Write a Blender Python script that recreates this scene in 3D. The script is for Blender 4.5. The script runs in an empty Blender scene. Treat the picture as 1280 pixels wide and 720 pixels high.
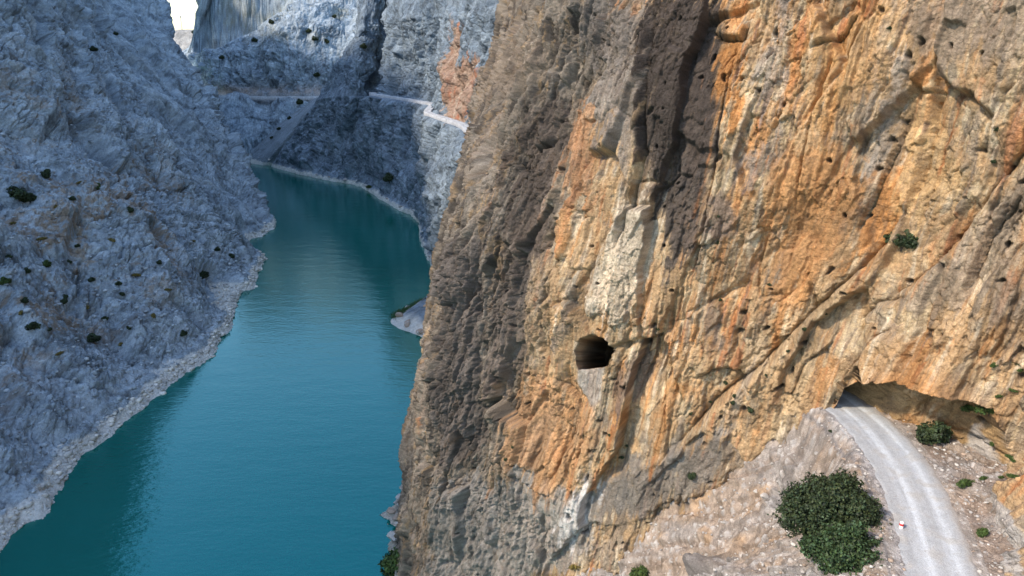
import bpy, math, random
import numpy as np
from mathutils import Vector

Q = 1.0                      # mesh density
random.seed(7)
RNG = np.random.default_rng(11)
scene = bpy.context.scene
COL = scene.collection

# ------------------------------------------------------------------ camera
CAM_Z, PITCH, F = 90.0, math.radians(18.0), 914.0
cam_d = bpy.data.cameras.new("camera")
cam = bpy.data.objects.new("camera", cam_d)
COL.objects.link(cam)
cam.location = (0, 0, CAM_Z)
cam.rotation_euler = (math.radians(90) - PITCH, 0, 0)
cam_d.sensor_width = 36.0
cam_d.lens = 36.0 * F / 1280.0
cam_d.clip_start = 0.5
cam_d.clip_end = 9000
scene.camera = cam
CP, SP = math.cos(PITCH), math.sin(PITCH)

def project(P):
    """world (...,3) -> px, py (1280x720), depth"""
    x, y, z = P[..., 0], P[..., 1], P[..., 2] - CAM_Z
    d = y * CP - z * SP
    u = y * SP + z * CP
    d = np.where(np.abs(d) < 1e-3, 1e-3, d)
    return 640 + F * x / d, 360 - F * u / d, d

# ------------------------------------------------------------------ noise
_perm = RNG.permutation(256).astype(np.int64)
_perm = np.concatenate([_perm, _perm, _perm])
_g3 = RNG.normal(size=(256, 3)); _g3 /= np.linalg.norm(_g3, axis=1)[:, None]
_g3 = _g3.astype(np.float32)
_r4 = RNG.random((256, 6)).astype(np.float32)

def perlin(x, y, z):
    xi, yi, zi = np.floor(x).astype(np.int64), np.floor(y).astype(np.int64), np.floor(z).astype(np.int64)
    xf, yf, zf = (x - xi).astype(np.float32), (y - yi).astype(np.float32), (z - zi).astype(np.float32)
    u = xf * xf * xf * (xf * (xf * 6 - 15) + 10)
    v = yf * yf * yf * (yf * (yf * 6 - 15) + 10)
    w = zf * zf * zf * (zf * (zf * 6 - 15) + 10)
    res = 0
    for i in (0, 1):
        pa = _perm[(xi + i) & 255]
        wx = u if i else 1 - u
        for j in (0, 1):
            pb = _perm[(pa + yi + j) & 255]
            wy = v if j else 1 - v
            for k in (0, 1):
                h = _perm[(pb + zi + k) & 255]
                g = _g3[h]
                d = g[..., 0] * (xf - i) + g[..., 1] * (yf - j) + g[..., 2] * (zf - k)
                res = res + d * wx * wy * (w if k else 1 - w)
    return res * 1.5

def fbm(x, y, z, f=1.0, octv=4, gain=0.5, ridged=False, lac=2.03):
    s, a, n = 0, 1.0, 0
    for o in range(octv):
        v = perlin(x * f + 17.3 * o, y * f - 9.1 * o, z * f + 5.7 * o)
        if ridged:
            v = 1 - 2 * np.abs(v) * 1.6
        s = s + a * v
        n += a
        a *= gain
        f *= lac
    return s / n

def cells(u, v, seed=0):
    """2D jittered cells: F1, F2, dx, dy, random row of nearest"""
    ui, vi = np.floor(u).astype(np.int64), np.floor(v).astype(np.int64)
    f1 = np.full(u.shape, 9.0, np.float32); f2 = f1.copy()
    dx = np.zeros(u.shape, np.float32); dy = dx.copy()
    hid = np.zeros(u.shape, np.int64)
    for i in (-1, 0, 1):
        for j in (-1, 0, 1):
            h = _perm[(_perm[(_perm[(ui + i) & 255] + vi + j) & 255] + seed) & 255]
            r = _r4[h]
            cx = ui + i + 0.1 + 0.8 * r[..., 0]; cy = vi + j + 0.1 + 0.8 * r[..., 1]
            ax, ay = (u - cx).astype(np.float32), (v - cy).astype(np.float32)
            d = np.sqrt(ax * ax + ay * ay)
            m = d < f1
            f2 = np.where(m, f1, np.minimum(f2, d))
            f1 = np.where(m, d, f1)
            dx = np.where(m, ax, dx); dy = np.where(m, ay, dy)
            hid = np.where(m, h, hid)
    return f1, f2, dx, dy, _r4[hid]

def facets(u, v, su, sv, seed=0, tilt=1.0, crack=0.25, cw=0.07):
    """fractured-rock relief in -1..1-ish: tilted plates with cracks between"""
    f1, f2, dx, dy, r = cells(u / su, v / sv, seed)
    h = (r[..., 2] - 0.5) + tilt * ((r[..., 3] - 0.5) * dx * 2 + (r[..., 4] - 0.5) * dy * 2)
    c = np.clip((f2 - f1) / cw, 0, 1)
    return h - crack * (1 - c) ** 2, r

def sstep(a, b, x):
    t = np.clip((x - a) / (b - a), 0, 1)
    return t * t * (3 - 2 * t)

def lerp(a, b, t):
    return a + (b - a) * t

def mixc(c, col, m):
    m = np.clip(m, 0, 1)[..., None]
    return c * (1 - m) + np.array(col, np.float32) * m

# ------------------------------------------------------------------ materials
MATS = {}
def new_mat(name, rough=0.9):
    m = bpy.data.materials.new(name); m.use_nodes = True
    b = m.node_tree.nodes['Principled BSDF']
    b.inputs['Roughness'].default_value = rough
    b.inputs['Specular IOR Level'].default_value = 0.25
    MATS[name] = m
    return m, m.node_tree.nodes, m.node_tree.links, b

def rock_mat(name, fine=6.0, bump=0.12, dist=0.3, contrast=0.35):
    m, N, L, b = new_mat(name, 0.92)
    at = N.new('ShaderNodeAttribute'); at.attribute_name = 'tint'
    geo = N.new('ShaderNodeNewGeometry')
    n1 = N.new('ShaderNodeTexNoise'); n1.inputs['Scale'].default_value = fine
    n1.inputs['Detail'].default_value = 8; n1.inputs['Roughness'].default_value = 0.7
    L.new(geo.outputs['Position'], n1.inputs['Vector'])
    mr = N.new('ShaderNodeMapRange')
    mr.inputs['From Min'].default_value = 0.3; mr.inputs['From Max'].default_value = 0.7
    mr.inputs['To Min'].default_value = 1 - contrast; mr.inputs['To Max'].default_value = 1 + contrast
    L.new(n1.outputs['Fac'], mr.inputs['Value'])
    mx = N.new('ShaderNodeVectorMath'); mx.operation = 'SCALE'
    L.new(at.outputs['Color'], mx.inputs[0]); L.new(mr.outputs['Result'], mx.inputs['Scale'])
    L.new(mx.outputs[0], b.inputs['Base Color'])
    n2 = N.new('ShaderNodeTexNoise'); n2.inputs['Scale'].default_value = fine * 0.6
    n2.inputs['Detail'].default_value = 10; n2.inputs['Roughness'].default_value = 0.75
    L.new(geo.outputs['Position'], n2.inputs['Vector'])
    vo = N.new('ShaderNodeTexVoronoi'); vo.feature = 'DISTANCE_TO_EDGE'; vo.inputs['Scale'].default_value = fine * 0.35
    L.new(geo.outputs['Position'], vo.inputs['Vector'])
    mm = N.new('ShaderNodeMapRange'); mm.inputs['From Max'].default_value = 0.12
    mm.inputs['To Max'].default_value = 0.35
    L.new(vo.outputs['Distance'], mm.inputs['Value'])
    ad = N.new('ShaderNodeMath'); ad.operation = 'ADD'
    L.new(n2.outputs['Fac'], ad.inputs[0]); L.new(mm.outputs['Result'], ad.inputs[1])
    bp = N.new('ShaderNodeBump'); bp.inputs['Strength'].default_value = 0.8
    bp.inputs['Distance'].default_value = bump
    L.new(ad.outputs[0], bp.inputs['Height'])
    L.new(bp.outputs['Normal'], b.inputs['Normal'])
    return m

def plain_mat(name, col, rough=0.8, vary=0.25, scale=3.0):
    m, N, L, b = new_mat(name, rough)
    geo = N.new('ShaderNodeNewGeometry')
    n1 = N.new('ShaderNodeTexNoise'); n1.inputs['Scale'].default_value = scale
    n1.inputs['Detail'].default_value = 5
    L.new(geo.outputs['Position'], n1.inputs['Vector'])
    cr = N.new('ShaderNodeValToRGB')
    cr.color_ramp.elements[0].position = 0.3; cr.color_ramp.elements[1].position = 0.7
    cr.color_ramp.elements[0].color = (*[c * (1 - vary) for c in col], 1)
    cr.color_ramp.elements[1].color = (*[c * (1 + vary) for c in col], 1)
    L.new(n1.outputs['Fac'], cr.inputs['Fac']); L.new(cr.outputs['Color'], b.inputs['Base Color'])
    return m

M_near = rock_mat('cliff rock near', 7.0, 0.16)
M_far = rock_mat('cliff rock far', 0.8, 0.9, contrast=0.3)
M_left = rock_mat('mountain rock', 1.6, 0.5, contrast=0.3)
M_scree = rock_mat('scree', 9.0, 0.12, contrast=0.4)
M_road = rock_mat('gravel road', 14.0, 0.06, contrast=0.3)
M_bark = plain_mat('bark', (0.08, 0.06, 0.045))

def leaf_mat(name, col):
    m, N, L, b = new_mat(name, 0.6)
    at = N.new('ShaderNodeAttribute'); at.attribute_name = 'tint'
    mx = N.new('ShaderNodeVectorMath'); mx.operation = 'MULTIPLY'
    L.new(at.outputs['Color'], mx.inputs[0]); mx.inputs[1].default_value = col
    L.new(mx.outputs[0], b.inputs['Base Color'])
    return m
M_leaf_dark = leaf_mat('leaves dark', (0.030, 0.052, 0.030))
M_leaf_green = leaf_mat('leaves green', (0.045, 0.085, 0.03))
M_leaf_mid = leaf_mat('leaves mid', (0.030, 0.062, 0.032))
M_leaf_dry = leaf_mat('leaves dry', (0.15, 0.14, 0.05))

# ------------------------------------------------------------------ mesh helpers
def tag(o, label=None, cat=None, group=None, kind=None):
    if label: o['label'] = label
    if cat: o['category'] = cat
    if group: o['group'] = group
    if kind: o['kind'] = kind
    return o

def raw_mesh(name, V, Fq, col=None, smooth=True):
    V = np.asarray(V, np.float32); Fq = np.asarray(Fq, np.int32)
    me = bpy.data.meshes.new(name)
    n = Fq.shape[1]
    me.vertices.add(len(V)); me.vertices.foreach_set('co', V.ravel())
    me.loops.add(Fq.size); me.loops.foreach_set('vertex_index', Fq.ravel())
    me.polygons.add(len(Fq))
    me.polygons.foreach_set('loop_start', np.arange(0, Fq.size, n, dtype=np.int32))
    me.polygons.foreach_set('loop_total', np.full(len(Fq), n, np.int32))
    if smooth:
        me.polygons.foreach_set('use_smooth', np.ones(len(Fq), bool))
    me.update(calc_edges=True)
    if col is not None:
        a = me.color_attributes.new('tint', 'FLOAT_COLOR', 'POINT')
        c4 = np.ones((len(V), 4), np.float32); c4[:, :3] = np.clip(col.reshape(-1, 3), 0, 1)
        a.data.foreach_set('color', c4.ravel())
    return me

def grid_mesh(name, P, col, mat, flip=False, smooth=True):
    h, w = P.shape[:2]
    idx = np.arange(h * w).reshape(h, w)
    a, b, c, d = idx[:-1, :-1], idx[:-1, 1:], idx[1:, 1:], idx[1:, :-1]
    q = np.stack([a, b, c, d] if not flip else [a, d, c, b], -1).reshape(-1, 4)
    me = raw_mesh(name, P.reshape(-1, 3), q, col, smooth)
    me.materials.append(mat)
    o = bpy.data.objects.new(name, me)
    COL.objects.link(o)
    return o

def loft(cols, cdens, rdens):
    """cols: list of columns (list of xyz per level). Catmull-Rom across columns,
    linear along levels. cdens: samples per column interval, rdens: per level interval."""
    C = np.array(cols, float)                      # ncol, nlev, 3
    Cp = np.concatenate([2 * C[:1] - C[1:2], C, 2 * C[-1:] - C[-2:-1]])
    out = []
    for i in range(len(C) - 1):
        n = max(2, int(cdens[i] * Q))
        t = np.linspace(0, 1, n, endpoint=False)[:, None, None]
        if i == len(C) - 2:
            t = np.linspace(0, 1, n)[:, None, None]
        p0, p1, p2, p3 = Cp[i], Cp[i + 1], Cp[i + 2], Cp[i + 3]
        cr = 0.5 * (2 * p1 + (p2 - p0) * t + (2 * p0 - 5 * p1 + 4 * p2 - p3) * t ** 2 + (3 * p1 - p0 - 3 * p2 + p3) * t ** 3)
        ln = p1 + (p2 - p1) * t
        out.append(0.7 * cr + 0.3 * ln)
    A = np.concatenate(out)                        # W, nlev, 3
    rows = []
    for j in range(C.shape[1] - 1):
        n = max(2, int(rdens[j] * Q))
        t = np.linspace(0, 1, n, endpoint=(j == C.shape[1] - 2))
        rows.append(A[:, j, None, :] + (A[:, j + 1] - A[:, j])[:, None, :] * t[None, :, None])
    G = np.concatenate(rows, 1).transpose(1, 0, 2)  # H, W, 3
    return np.ascontiguousarray(G)

def blur(P, r, k=2):
    if r < 1: return P
    for _ in range(k):
        for ax in (0, 1):
            pad = [(0, 0)] * P.ndim; pad[ax] = (r + 1, r)
            S = np.cumsum(np.pad(P, pad, mode='edge'), axis=ax)
            n = P.shape[ax]
            hi = np.take(S, np.arange(2 * r + 1, 2 * r + 1 + n), axis=ax)
            lo = np.take(S, np.arange(0, n), axis=ax)
            P = (hi - lo) / (2 * r + 1)
    return P

def normals(P, r=0, flip=False):
    du = np.gradient(P, axis=1); dv = np.gradient(P, axis=0)
    n = np.cross(du, dv)
    n = blur(n / (np.linalg.norm(n, axis=-1, keepdims=True) + 1e-9), r)
    n /= np.linalg.norm(n, axis=-1, keepdims=True) + 1e-9
    return -n if flip else n

def arclen(P, axis, at):
    d = np.linalg.norm(np.diff(P, axis=axis), axis=-1)
    s = np.cumsum(d, axis=axis)
    pad = [(0, 0), (0, 0)]; pad[axis] = (1, 0)
    return np.pad(s, pad)

class Picker:
    """point of a surface seen at a picture position (for laying out features on it)"""
    def __init__(self, P, step=4):
        self.idx = (slice(None, None, step), slice(None, None, step))
        self.P = P[self.idx].reshape(-1, 3)
        self.shape = P[self.idx].shape[:2]; self.step = step
        self.px, self.py, self.d = project(self.P)
    def hit(self, x, y, r=3.0):
        ok = self.d > 1
        e = (self.px - x) ** 2 + (self.py - y) ** 2
        e = np.where(ok, e, 1e9)
        m = e < max(r * r, e.min() * 1.5)
        i = np.where(m, self.d, 1e9).argmin()
        return i
    def rc(self, x, y):
        i = self.hit(x, y)
        return (i // self.shape[1]) * self.step, (i % self.shape[1]) * self.step

# distance to a polyline in (s,t) and signed side
def poly_dist(s, t, pts):
    best = np.full(s.shape, 1e9, np.float32); side = np.zeros(s.shape, np.float32); par = side.copy()
    n = len(pts) - 1
    for i in range(n):
        ax, ay = pts[i]; bx, by = pts[i + 1]
        vx, vy = bx - ax, by - ay
        L2 = vx * vx + vy * vy + 1e-9
        k = np.clip(((s - ax) * vx + (t - ay) * vy) / L2, 0, 1)
        dx, dy = s - ax - k * vx, t - ay - k * vy
        d = np.sqrt(dx * dx + dy * dy)
        sd = np.sign(vx * (t - ay) - vy * (s - ax))
        m = d < best
        best = np.where(m, d, best); side = np.where(m, sd, side); par = np.where(m, (i + k) / n, par)
    return best, side, par

def in_poly(s, t, pts):
    ins = np.zeros(s.shape, bool)
    n = len(pts)
    for i in range(n):
        x1, y1 = pts[i]; x2, y2 = pts[(i + 1) % n]
        if y1 == y2: continue
        c = ((y1 > t) != (y2 > t)) & (s < (x2 - x1) * (t - y1) / (y2 - y1) + x1)
        ins ^= c
    return ins

def soft_poly(s, t, pts, w):
    d, _, _ = poly_dist(s, t, list(pts) + [pts[0]])
    sd = np.where(in_poly(s, t, pts), d, -d)
    return sstep(-w, w, sd)

SHEETS = []   # (name, P) for placing things on

# ================================================================== NEAR CLIFF
ZN = [-4, 5, 25, 54.6, 62, 76, 96, 130, 175]
def col(xs, ys): return [(x, y, z) for x, y, z in zip(xs, ys if hasattr(ys, '__len__') else [ys] * len(xs), ZN)]
NC = [
    col([-10, -6, -2, 2, 4, 6, 10, 20, 30], 262),
    col([-24, -21, -18, -11, -10.7, -9.8, -2, 10, 20], 200),
    col([-24, -20, -17, -11.0, -9.5, -6.0, 3, 13, 21], 150),
    col([-30, -21.5, -16.5, -11, -9, -5, 4.5, 13, 21], 124),
    col([-19, -18.4, -16, -10, -8.2, -4.0, 5, 14.5, 23], [104, 104, 102, 100, 100, 101, 102, 104, 108]),
    col([-11, -10.5, -8, -3, -1, 3, 11, 18, 26], [93, 93, 92, 91, 91, 92, 94, 97, 101]),
    col([2, 2.5, 4, 8, 9, 12, 18, 25, 32], [82, 82, 81.5, 80.5, 81, 82, 84.5, 88, 92]),
    col([16, 16.5, 17.5, 20, 21, 23, 27, 33, 40], [75.5, 75.5, 75, 74.5, 75, 76, 78.5, 82, 86]),
    col([32, 32, 32, 32.5, 33, 34, 36, 40, 46], [68, 68, 68, 67.5, 67.5, 68.5, 70.5, 75, 79]),
    col([39, 39, 39, 39, 39.3, 40, 42, 46, 52], [60.5, 60.2, 60, 59.2, 59.3, 60.5, 62.5, 67, 71]),
    col([44, 44, 44, 43.5, 43.5, 45, 47, 52, 58], [56.5, 56.5, 56.2, 55.4, 54.8, 55.5, 57, 61, 65]),
    col([42, 42, 42, 40.5, 42.3, 46, 49, 54, 60], [51, 51, 51, 50.5, 50, 50, 51, 54, 57]),
    col([37, 37, 37, 35, 38.5, 44, 49, 55, 62], [43, 43, 43, 43, 42.5, 42, 42, 44, 46]),
    col([35, 35, 35, 33, 38, 45, 50, 56, 62], 33),
    col([30, 30, 30, 28, 34, 42, 48, 56, 62], 12),
    col([26, 26, 26, 24, 30, 38, 44, 52, 60], -30),
]
G = loft(NC, [15, 90, 130, 130, 160, 170, 170, 160, 120, 110, 90, 90, 60, 20, 10],
         [30, 90, 270, 100, 160, 230, 90, 40])
Nn = normals(G, 6)
if Nn[G.shape[0] // 2, G.shape[1] // 2, 1] > 0: Nn = -Nn
jrow = int(np.abs(G[:, G.shape[1] // 2, 2] - 60).argmin())
srow = np.concatenate([[0], np.cumsum(np.linalg.norm(np.diff(G[jrow], axis=0), axis=-1))])
S = np.broadcast_to(srow[None, :], G.shape[:2]).astype(np.float32)
T = G[..., 2].astype(np.float32)
pk = Picker(G, 3)
def st(x, y):
    r, c = pk.rc(x, y); return float(S[r, c]), float(T[r, c])
def STs(*pts): return [st(*p) for p in pts]

X, Y, Z = G[..., 0], G[..., 1], G[..., 2]
# warped wall coordinates for organic edges
w1 = fbm(X, Y, Z, 0.10, 4)
w2 = fbm(X + 90, Y, Z, 0.10, 4)
w3 = fbm(X, Y + 50, Z, 0.9, 3)
w4 = fbm(X + 30, Y + 50, Z, 0.9, 3)
Sw = S + 2.2 * w1 + 0.5 * w3
Tw = T + 2.2 * w2 + 0.5 * w4
# fluting leans: towards the right side the streaks lean right going up
s_hole = st(737, 440)[0]; s_r = st(1100, 250)[0]
lean = lerp(0.10, 0.13, np.clip((S - s_hole) / (s_r - s_hole), 0, 1.1))
ca = pk.rc(737, 440)[1]
cum = np.concatenate([np.zeros((G.shape[0], 1)), np.cumsum(np.linalg.norm(np.diff(G, axis=1), axis=-1), axis=1)], 1)
S2 = cum - cum[:, ca:ca + 1] + (G[:, ca:ca + 1, 0] * 0.824 - G[:, ca:ca + 1, 1] * 0.567)
U = S2 - lean * (T - 55)                    # across the flutes
Uw = U + 0.9 * w1 + 0.25 * w3

leftness = sstep(s_hole + 4, st(600, 350)[0], S)     # 1 on the grey left buttress

D = np.zeros(G.shape[:2], np.float32)
D += 2.4 * fbm(X, Y, Z, 0.045, 2)
# vertical flutes: rounded pillars with sharp grooves between
fl = perlin(Uw * 0.16, T * 0.022, T * 0 + 3.3)
D += (0.9 + 1.5 * leftness) * (1 - 2.6 * np.abs(fl) ** 0.8) * -1.0 * 0.5
modf = sstep(-0.15, 0.3, fbm(X, Y + 77, Z * 0.6, 0.06, 3))
fl2 = perlin(Uw * 0.42, T * 0.05, T * 0 + 9.1)
D += (0.15 + 0.45 * modf + 0.45 * leftness * (0.3 + modf)) * (-np.exp(-(fl2 / 0.09) ** 2) + 0.5 * np.abs(fl2))
fl3 = perlin(Uw * 1.1, T * 0.12, T * 0 + 1.7)
D += (0.08 + 0.2 * modf + 0.3 * leftness * (0.3 + modf)) * (-np.exp(-(fl3 / 0.1) ** 2) + 0.6 * np.abs(fl3))
# fractured plates
ck = sstep(-0.15, 0.25, fbm(X + 12, Y, Z, 0.11, 3))
ck2 = sstep(-0.1, 0.3, fbm(X - 12, Y, Z, 0.22, 3))
f_a, r_a = facets(Uw + 1.2 * w2, Tw, 5.5, 15.0, 3, 1.3, 0.15 + 0.9 * ck, 0.07)
D += blur(1.5 * f_a, 2, 1)
f_b, r_b = facets(Uw + 0.3 * w4, Tw + 0.5 * w3, 1.9, 5.5, 17, 1.4, 0.1 + 1.3 * ck2, 0.12)
modb = sstep(-0.25, 0.35, fbm(X, Y, Z + 40, 0.08, 3)) * 0.75 + 0.25
D += blur(0.6 * f_b, 1, 1) * (modb + 0.2 * leftness)
f_c, r_c = facets(U + 0.4 * w3, T + 0.3 * w4, 0.70, 1.9, 31, 1.4, 0.2 + 0.9 * ck, 0.16)
modc = sstep(-0.2, 0.3, fbm(X + 70, Y, Z, 0.16, 3)) * 0.8 + 0.2
D += 0.34 * f_c * (modc + 0.5 * leftness)
f_d, r_d = facets(U + 0.15 * w4, T, 0.33, 0.5, 77, 1.4, 0.4, 0.1)
D += 0.15 * f_d * (modc + 0.6 * leftness)
D += 0.22 * fbm(X, Y, Z, 1.3, 4, 0.62)
# solution pockets
pk1, pk2, pdx, pdy, pr = cells(Sw / 2.6, Tw / 2.6, 55)
pocket = (pr[..., 4] > 0.72) * sstep(0.16, 0.05, pk1 * (0.7 + pr[..., 5]))
D -= 0.8 * pocket

# --- placed features
def crack(pts, step, width, depth, rise=1.5, noise=1.0):
    """a fault line; the left-hand side (walking along pts) stands proud by step and fades"""
    global D
    p = STs(*pts)
    d, sd, par = poly_dist(S + noise * (0.9 * w1 + 0.35 * w3), T + noise * (0.9 * w2 + 0.35 * w4), p)
    endf = np.clip(np.minimum(par, 1 - par) * 6, 0, 1)
    fade = np.exp(-d / rise)
    D = D + step * fade * (sd > 0) * endf - depth * np.exp(-(d / width) ** 2) * endf
# great diagonal ledge (rock below-right stands proud)
crack([(800, 600), (870, 535), (905, 495), (960, 445), (1010, 400), (1060, 352), (1100, 300), (1125, 250)], -2.3, 0.35, 0.9, 5.0, 0.6)
crack([(1095, 380), (1150, 345), (1200, 290), (1240, 235), (1285, 180)], -1.8, 0.3, 0.8, 4.0, 0.6)
# long upright faults
crack([(812, -10), (806, 90), (800, 190), (780, 260), (765, 315)], -1.6, 0.35, 1.8, 2.2, 0.5)
crack([(925, 40), (905, 130), (893, 210), (880, 290), (862, 350)], 0.9, 0.2, 0.6, 2.5, 0.5)
crack([(690, 335), (682, 380), (684, 430)], 0.8, 0.2, 0.9, 2.0, 0.4)
crack([(955, 295), (942, 340), (944, 380)], 0.6, 0.15, 0.6, 1.5, 0.4)
crack([(1130, 120), (1090, 230), (1060, 300)], -0.9, 0.2, 0.5, 2.5, 0.4)
crack([(600, 250), (570, 330), (560, 420), (545, 560)], 1.4, 0.4, 1.6, 3.0, 0.8)
crack([(640, 180), (625, 300), (600, 420), (598, 540)], 1.2, 0.35, 1.3, 3.0, 0.8)
crack([(1165, 60), (1150, 150), (1120, 260)], -0.8, 0.2, 0.8, 2.0, 0.4)
crack([(1040, 60), (1010, 160), (990, 260)], 0.7, 0.15, 0.6, 2.0, 0.4)
crack([(740, 20), (735, 110), (722, 200)], 0.8, 0.25, 1.0, 2.0, 0.5)
crack([(670, 60), (665, 180), (650, 300), (655, 380)], 1.0, 0.3, 1.2, 2.5, 0.6)
crack([(835, 420), (825, 480), (832, 550)], 0.6, 0.15, 0.6, 1.5, 0.5)
crack([(1280, 240), (1230, 300), (1200, 370)], -0.9, 0.25, 0.9, 2.5, 0.4)
crack([(985, 500), (1000, 460), (1040, 430)], 0.6, 0.15, 0.5, 1.5, 0.4)
crack([(575, 420), (570, 500), (585, 600), (580, 690)], 1.2, 0.3, 1.3, 2.5, 0.7)
crack([(620, 560), (650, 600), (700, 625)], 0.8, 0.2, 0.8, 2.0, 0.5)
crack([(690, 470), (712, 500), (716, 520)], -0.7, 0.2, 0.5, 1.6, 0.6)
crack([(885, 30), (900, 45), (925, 48), (935, 20)], 1.3, 0.25, 0.9, 2.0, 0.4)
crack([(1010, 60), (1050, 45), (1075, 15)], 1.0, 0.2, 0.6, 2.0, 0.4)
crack([(1060, 440), (1075, 400), (1090, 385), (1130, 372)], -1.2, 0.25, 0.6, 3.0, 0.5)
crack([(1128, 90), (1140, 110), (1165, 112)], 1.0, 0.2, 0.6, 1.8, 0.4)
crack([(860, 480), (890, 466), (920, 468), (940, 500)], 1.3, 0.25, 0.8, 2.2, 0.4)
crack([(1115, 410), (1090, 425), (1056, 470), (1045, 505)], 1.2, 0.2, 0.5, 2.2, 0.4)
# slab leaning against the foot of the wall
slab = soft_poly(S + 0.7 * w3, T + 0.7 * w4, STs((742, 605), (800, 585), (905, 540), (905, 600), (860, 622), (760, 655), (735, 650)), 0.7)
D += 1.6 * slab
keep = 1 - 0.6 * slab

hd, _, _ = poly_dist(S, T, STs((738, 438), (738, 452)))
D = D * lerp(1.0, 0.35, np.exp(-(hd / 3.2) ** 4))
# window of the tunnel, high in the wall, with the chute under it
hn_ = fbm(X, Y, Z, 2.2, 3); n_h2 = fbm(X + 5, Y, Z, 2.2, 3)
hole = STs((718, 463), (716, 440), (723, 426), (738, 419), (753, 426), (760, 441), (756, 461))
hm = soft_poly(S + 0.16 * w3 + 0.16 * hn_, T + 0.16 * w4 + 0.16 * n_h2, hole, 0.08)
chute = soft_poly(S + 0.3 * w3, T + 0.3 * w4, STs((719, 463), (754, 461), (750, 480), (748, 500), (736, 514), (722, 498), (714, 480)), 0.35)
D = lerp(D, D * 0.35 - 0.5, chute * (1 - hm))

# the road cave
kx = [st(x, 540)[0] for x in (1040, 1250)]
s0, s1 = kx
tops = STs((1040, 520), (1045, 500), (1058, 485), (1075, 477), (1100, 473), (1130, 475), (1150, 482), (1180, 490), (1215, 499), (1240, 514), (1253, 540), (1257, 572))
ts = sorted(tops)
roof = np.interp(S + 0.15 * w3, [p[0] for p in ts], [p[1] for p in ts], left=0, right=0) + 0.3 * w4 * sstep(0, 2.5, S - ts[0][0])
inx = (S > ts[0][0]) & (S < ts[-1][0])
cave = inx & (T < roof)
sc_ = np.clip((S - ts[0][0]) / (ts[-1][0] - ts[0][0]), 0, 1)
PUSH_END = 0.40
cave_f = np.where(cave, sstep(0, 0.35, roof - T), 0)
depth = np.where(sc_ < PUSH_END, 30 - 60 * np.maximum(0, sc_ - 0.3), 0)
depth = np.interp(sc_, [0, 0.06, 0.32, 0.42, 0.6, 0.8, 0.93, 1.0], [20, 36, 32, 12, 5.0, 4.0, 3.4, 0.3])
vault = np.sqrt(np.clip((roof - T) / 5.0, 0.0, 1))
cave_push = cave_f * depth * (0.72 + 0.28 * vault)
# overhanging brow above the cave
brow = np.where(inx, np.exp(-np.maximum(0, T - roof) / 1.6), 0) * (T >= roof) * np.sin(np.pi * sc_)
D += 1.7 * brow

Pn = G + Nn * (D * keep)[..., None]
# cave recess is dug horizontally into the rock
kd = sstep(0.55, 0.30, sc_)
ndir = np.stack([-0.05 - 0.18 * kd, 1 - 0.03 * kd, 0 * kd], -1)
Pn = Pn + ndir * (cave_push + np.where(cave_push > 1, 1.1 * fbm(X, Y, Z, 0.4, 4, 0.6), 0))[..., None]
Pn = Pn + np.array([0.30, 0.95, -0.42]) * (hm * 20.0)[..., None]

# --- rock colours (albedo)
n_big = fbm(Uw * 1.0, T * 0.3, T * 0, 0.09, 4)
n_str = fbm(U + 0.8 * w1, T * 0.09, T * 0 + 4, 0.45, 4, 0.6)      # stains run down the flutes
n_str2 = fbm(U + 0.5 * w1, T * 0.07, T * 0 + 14, 1.3, 3, 0.6)
n_mid = fbm(X, Y, Z, 0.35, 4, 0.6)
n_fin = fbm(X, Y, Z, 1.8, 3, 0.6)
pl_ = 0.55 * (r_b[..., 1] - 0.5) + 0.35 * (r_c[..., 1] - 0.5) + 0.3 * (r_a[..., 1] - 0.5)
n_str = n_str + 0.55 * pl_; n_mid = n_mid + 0.5 * (r_b[..., 0] - 0.5) + 0.3 * (r_c[..., 0] - 0.5); n_str2 = n_str2 + 0.35 * (r_c[..., 2] - 0.5)
tan = np.array([0.40, 0.275, 0.155])
n_str3 = fbm(U + 0.35 * w1 + 0.1 * w3, T * 0.10, T * 0 + 24, 2.6, 3, 0.6)
c = np.zeros(G.shape, np.float32) + tan
c = mixc(c, (0.48, 0.38, 0.245), sstep(-0.05, 0.45, n_mid + 0.5 * n_big))           # pale cream
c = mixc(c, (0.43, 0.225, 0.085), 0.8 * sstep(0.04, 0.34, n_str + 0.35 * n_big))      # ochre streaks
c = mixc(c, (0.36, 0.125, 0.045), 0.6 * sstep(0.22, 0.5, n_str2 + 0.3 * n_str))       # rust
c = mixc(c, (0.25, 0.21, 0.17), 0.7 * sstep(0.10, 0.42, -n_str + 0.35 * n_mid - 0.2 * n_big))  # grey
c = mixc(c, (0.56, 0.49, 0.38), 0.6 * sstep(0.15, 0.45, -n_str2))
c = mixc(c, (0.17, 0.14, 0.12), 0.6 * sstep(0.12, 0.42, n_str3 + 0.3 * n_mid))
c = mixc(c, (0.44, 0.20, 0.07), 0.5 * sstep(0.12, 0.4, -n_str3 - 0.2 * n_mid) * sstep(-0.2, 0.2, n_str))

def patch(pts, colr, k, w=1.2, grain=0.75, stretch=True):
    global c
    m = soft_poly(Sw + 1.6 * n_str2 + 0.6 * n_mid, Tw + (5.0 * n_str2 + 3 * n_str if stretch else 0.8 * n_fin), STs(*pts), w)
    tex = sstep(-0.25, 0.18, 0.6 * n_str2 + 0.7 * n_fin + 0.5 * n_mid + (m - 0.6) * 1.1)
    c = mixc(c, colr, k * m * lerp(1, tex, grain))
GREY, DARK, ORANGE, PALE, BROWN = (0.23, 0.21, 0.195), (0.095, 0.080, 0.072), (0.46, 0.22, 0.07), (0.52, 0.46, 0.37), (0.19, 0.145, 0.115)
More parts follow.
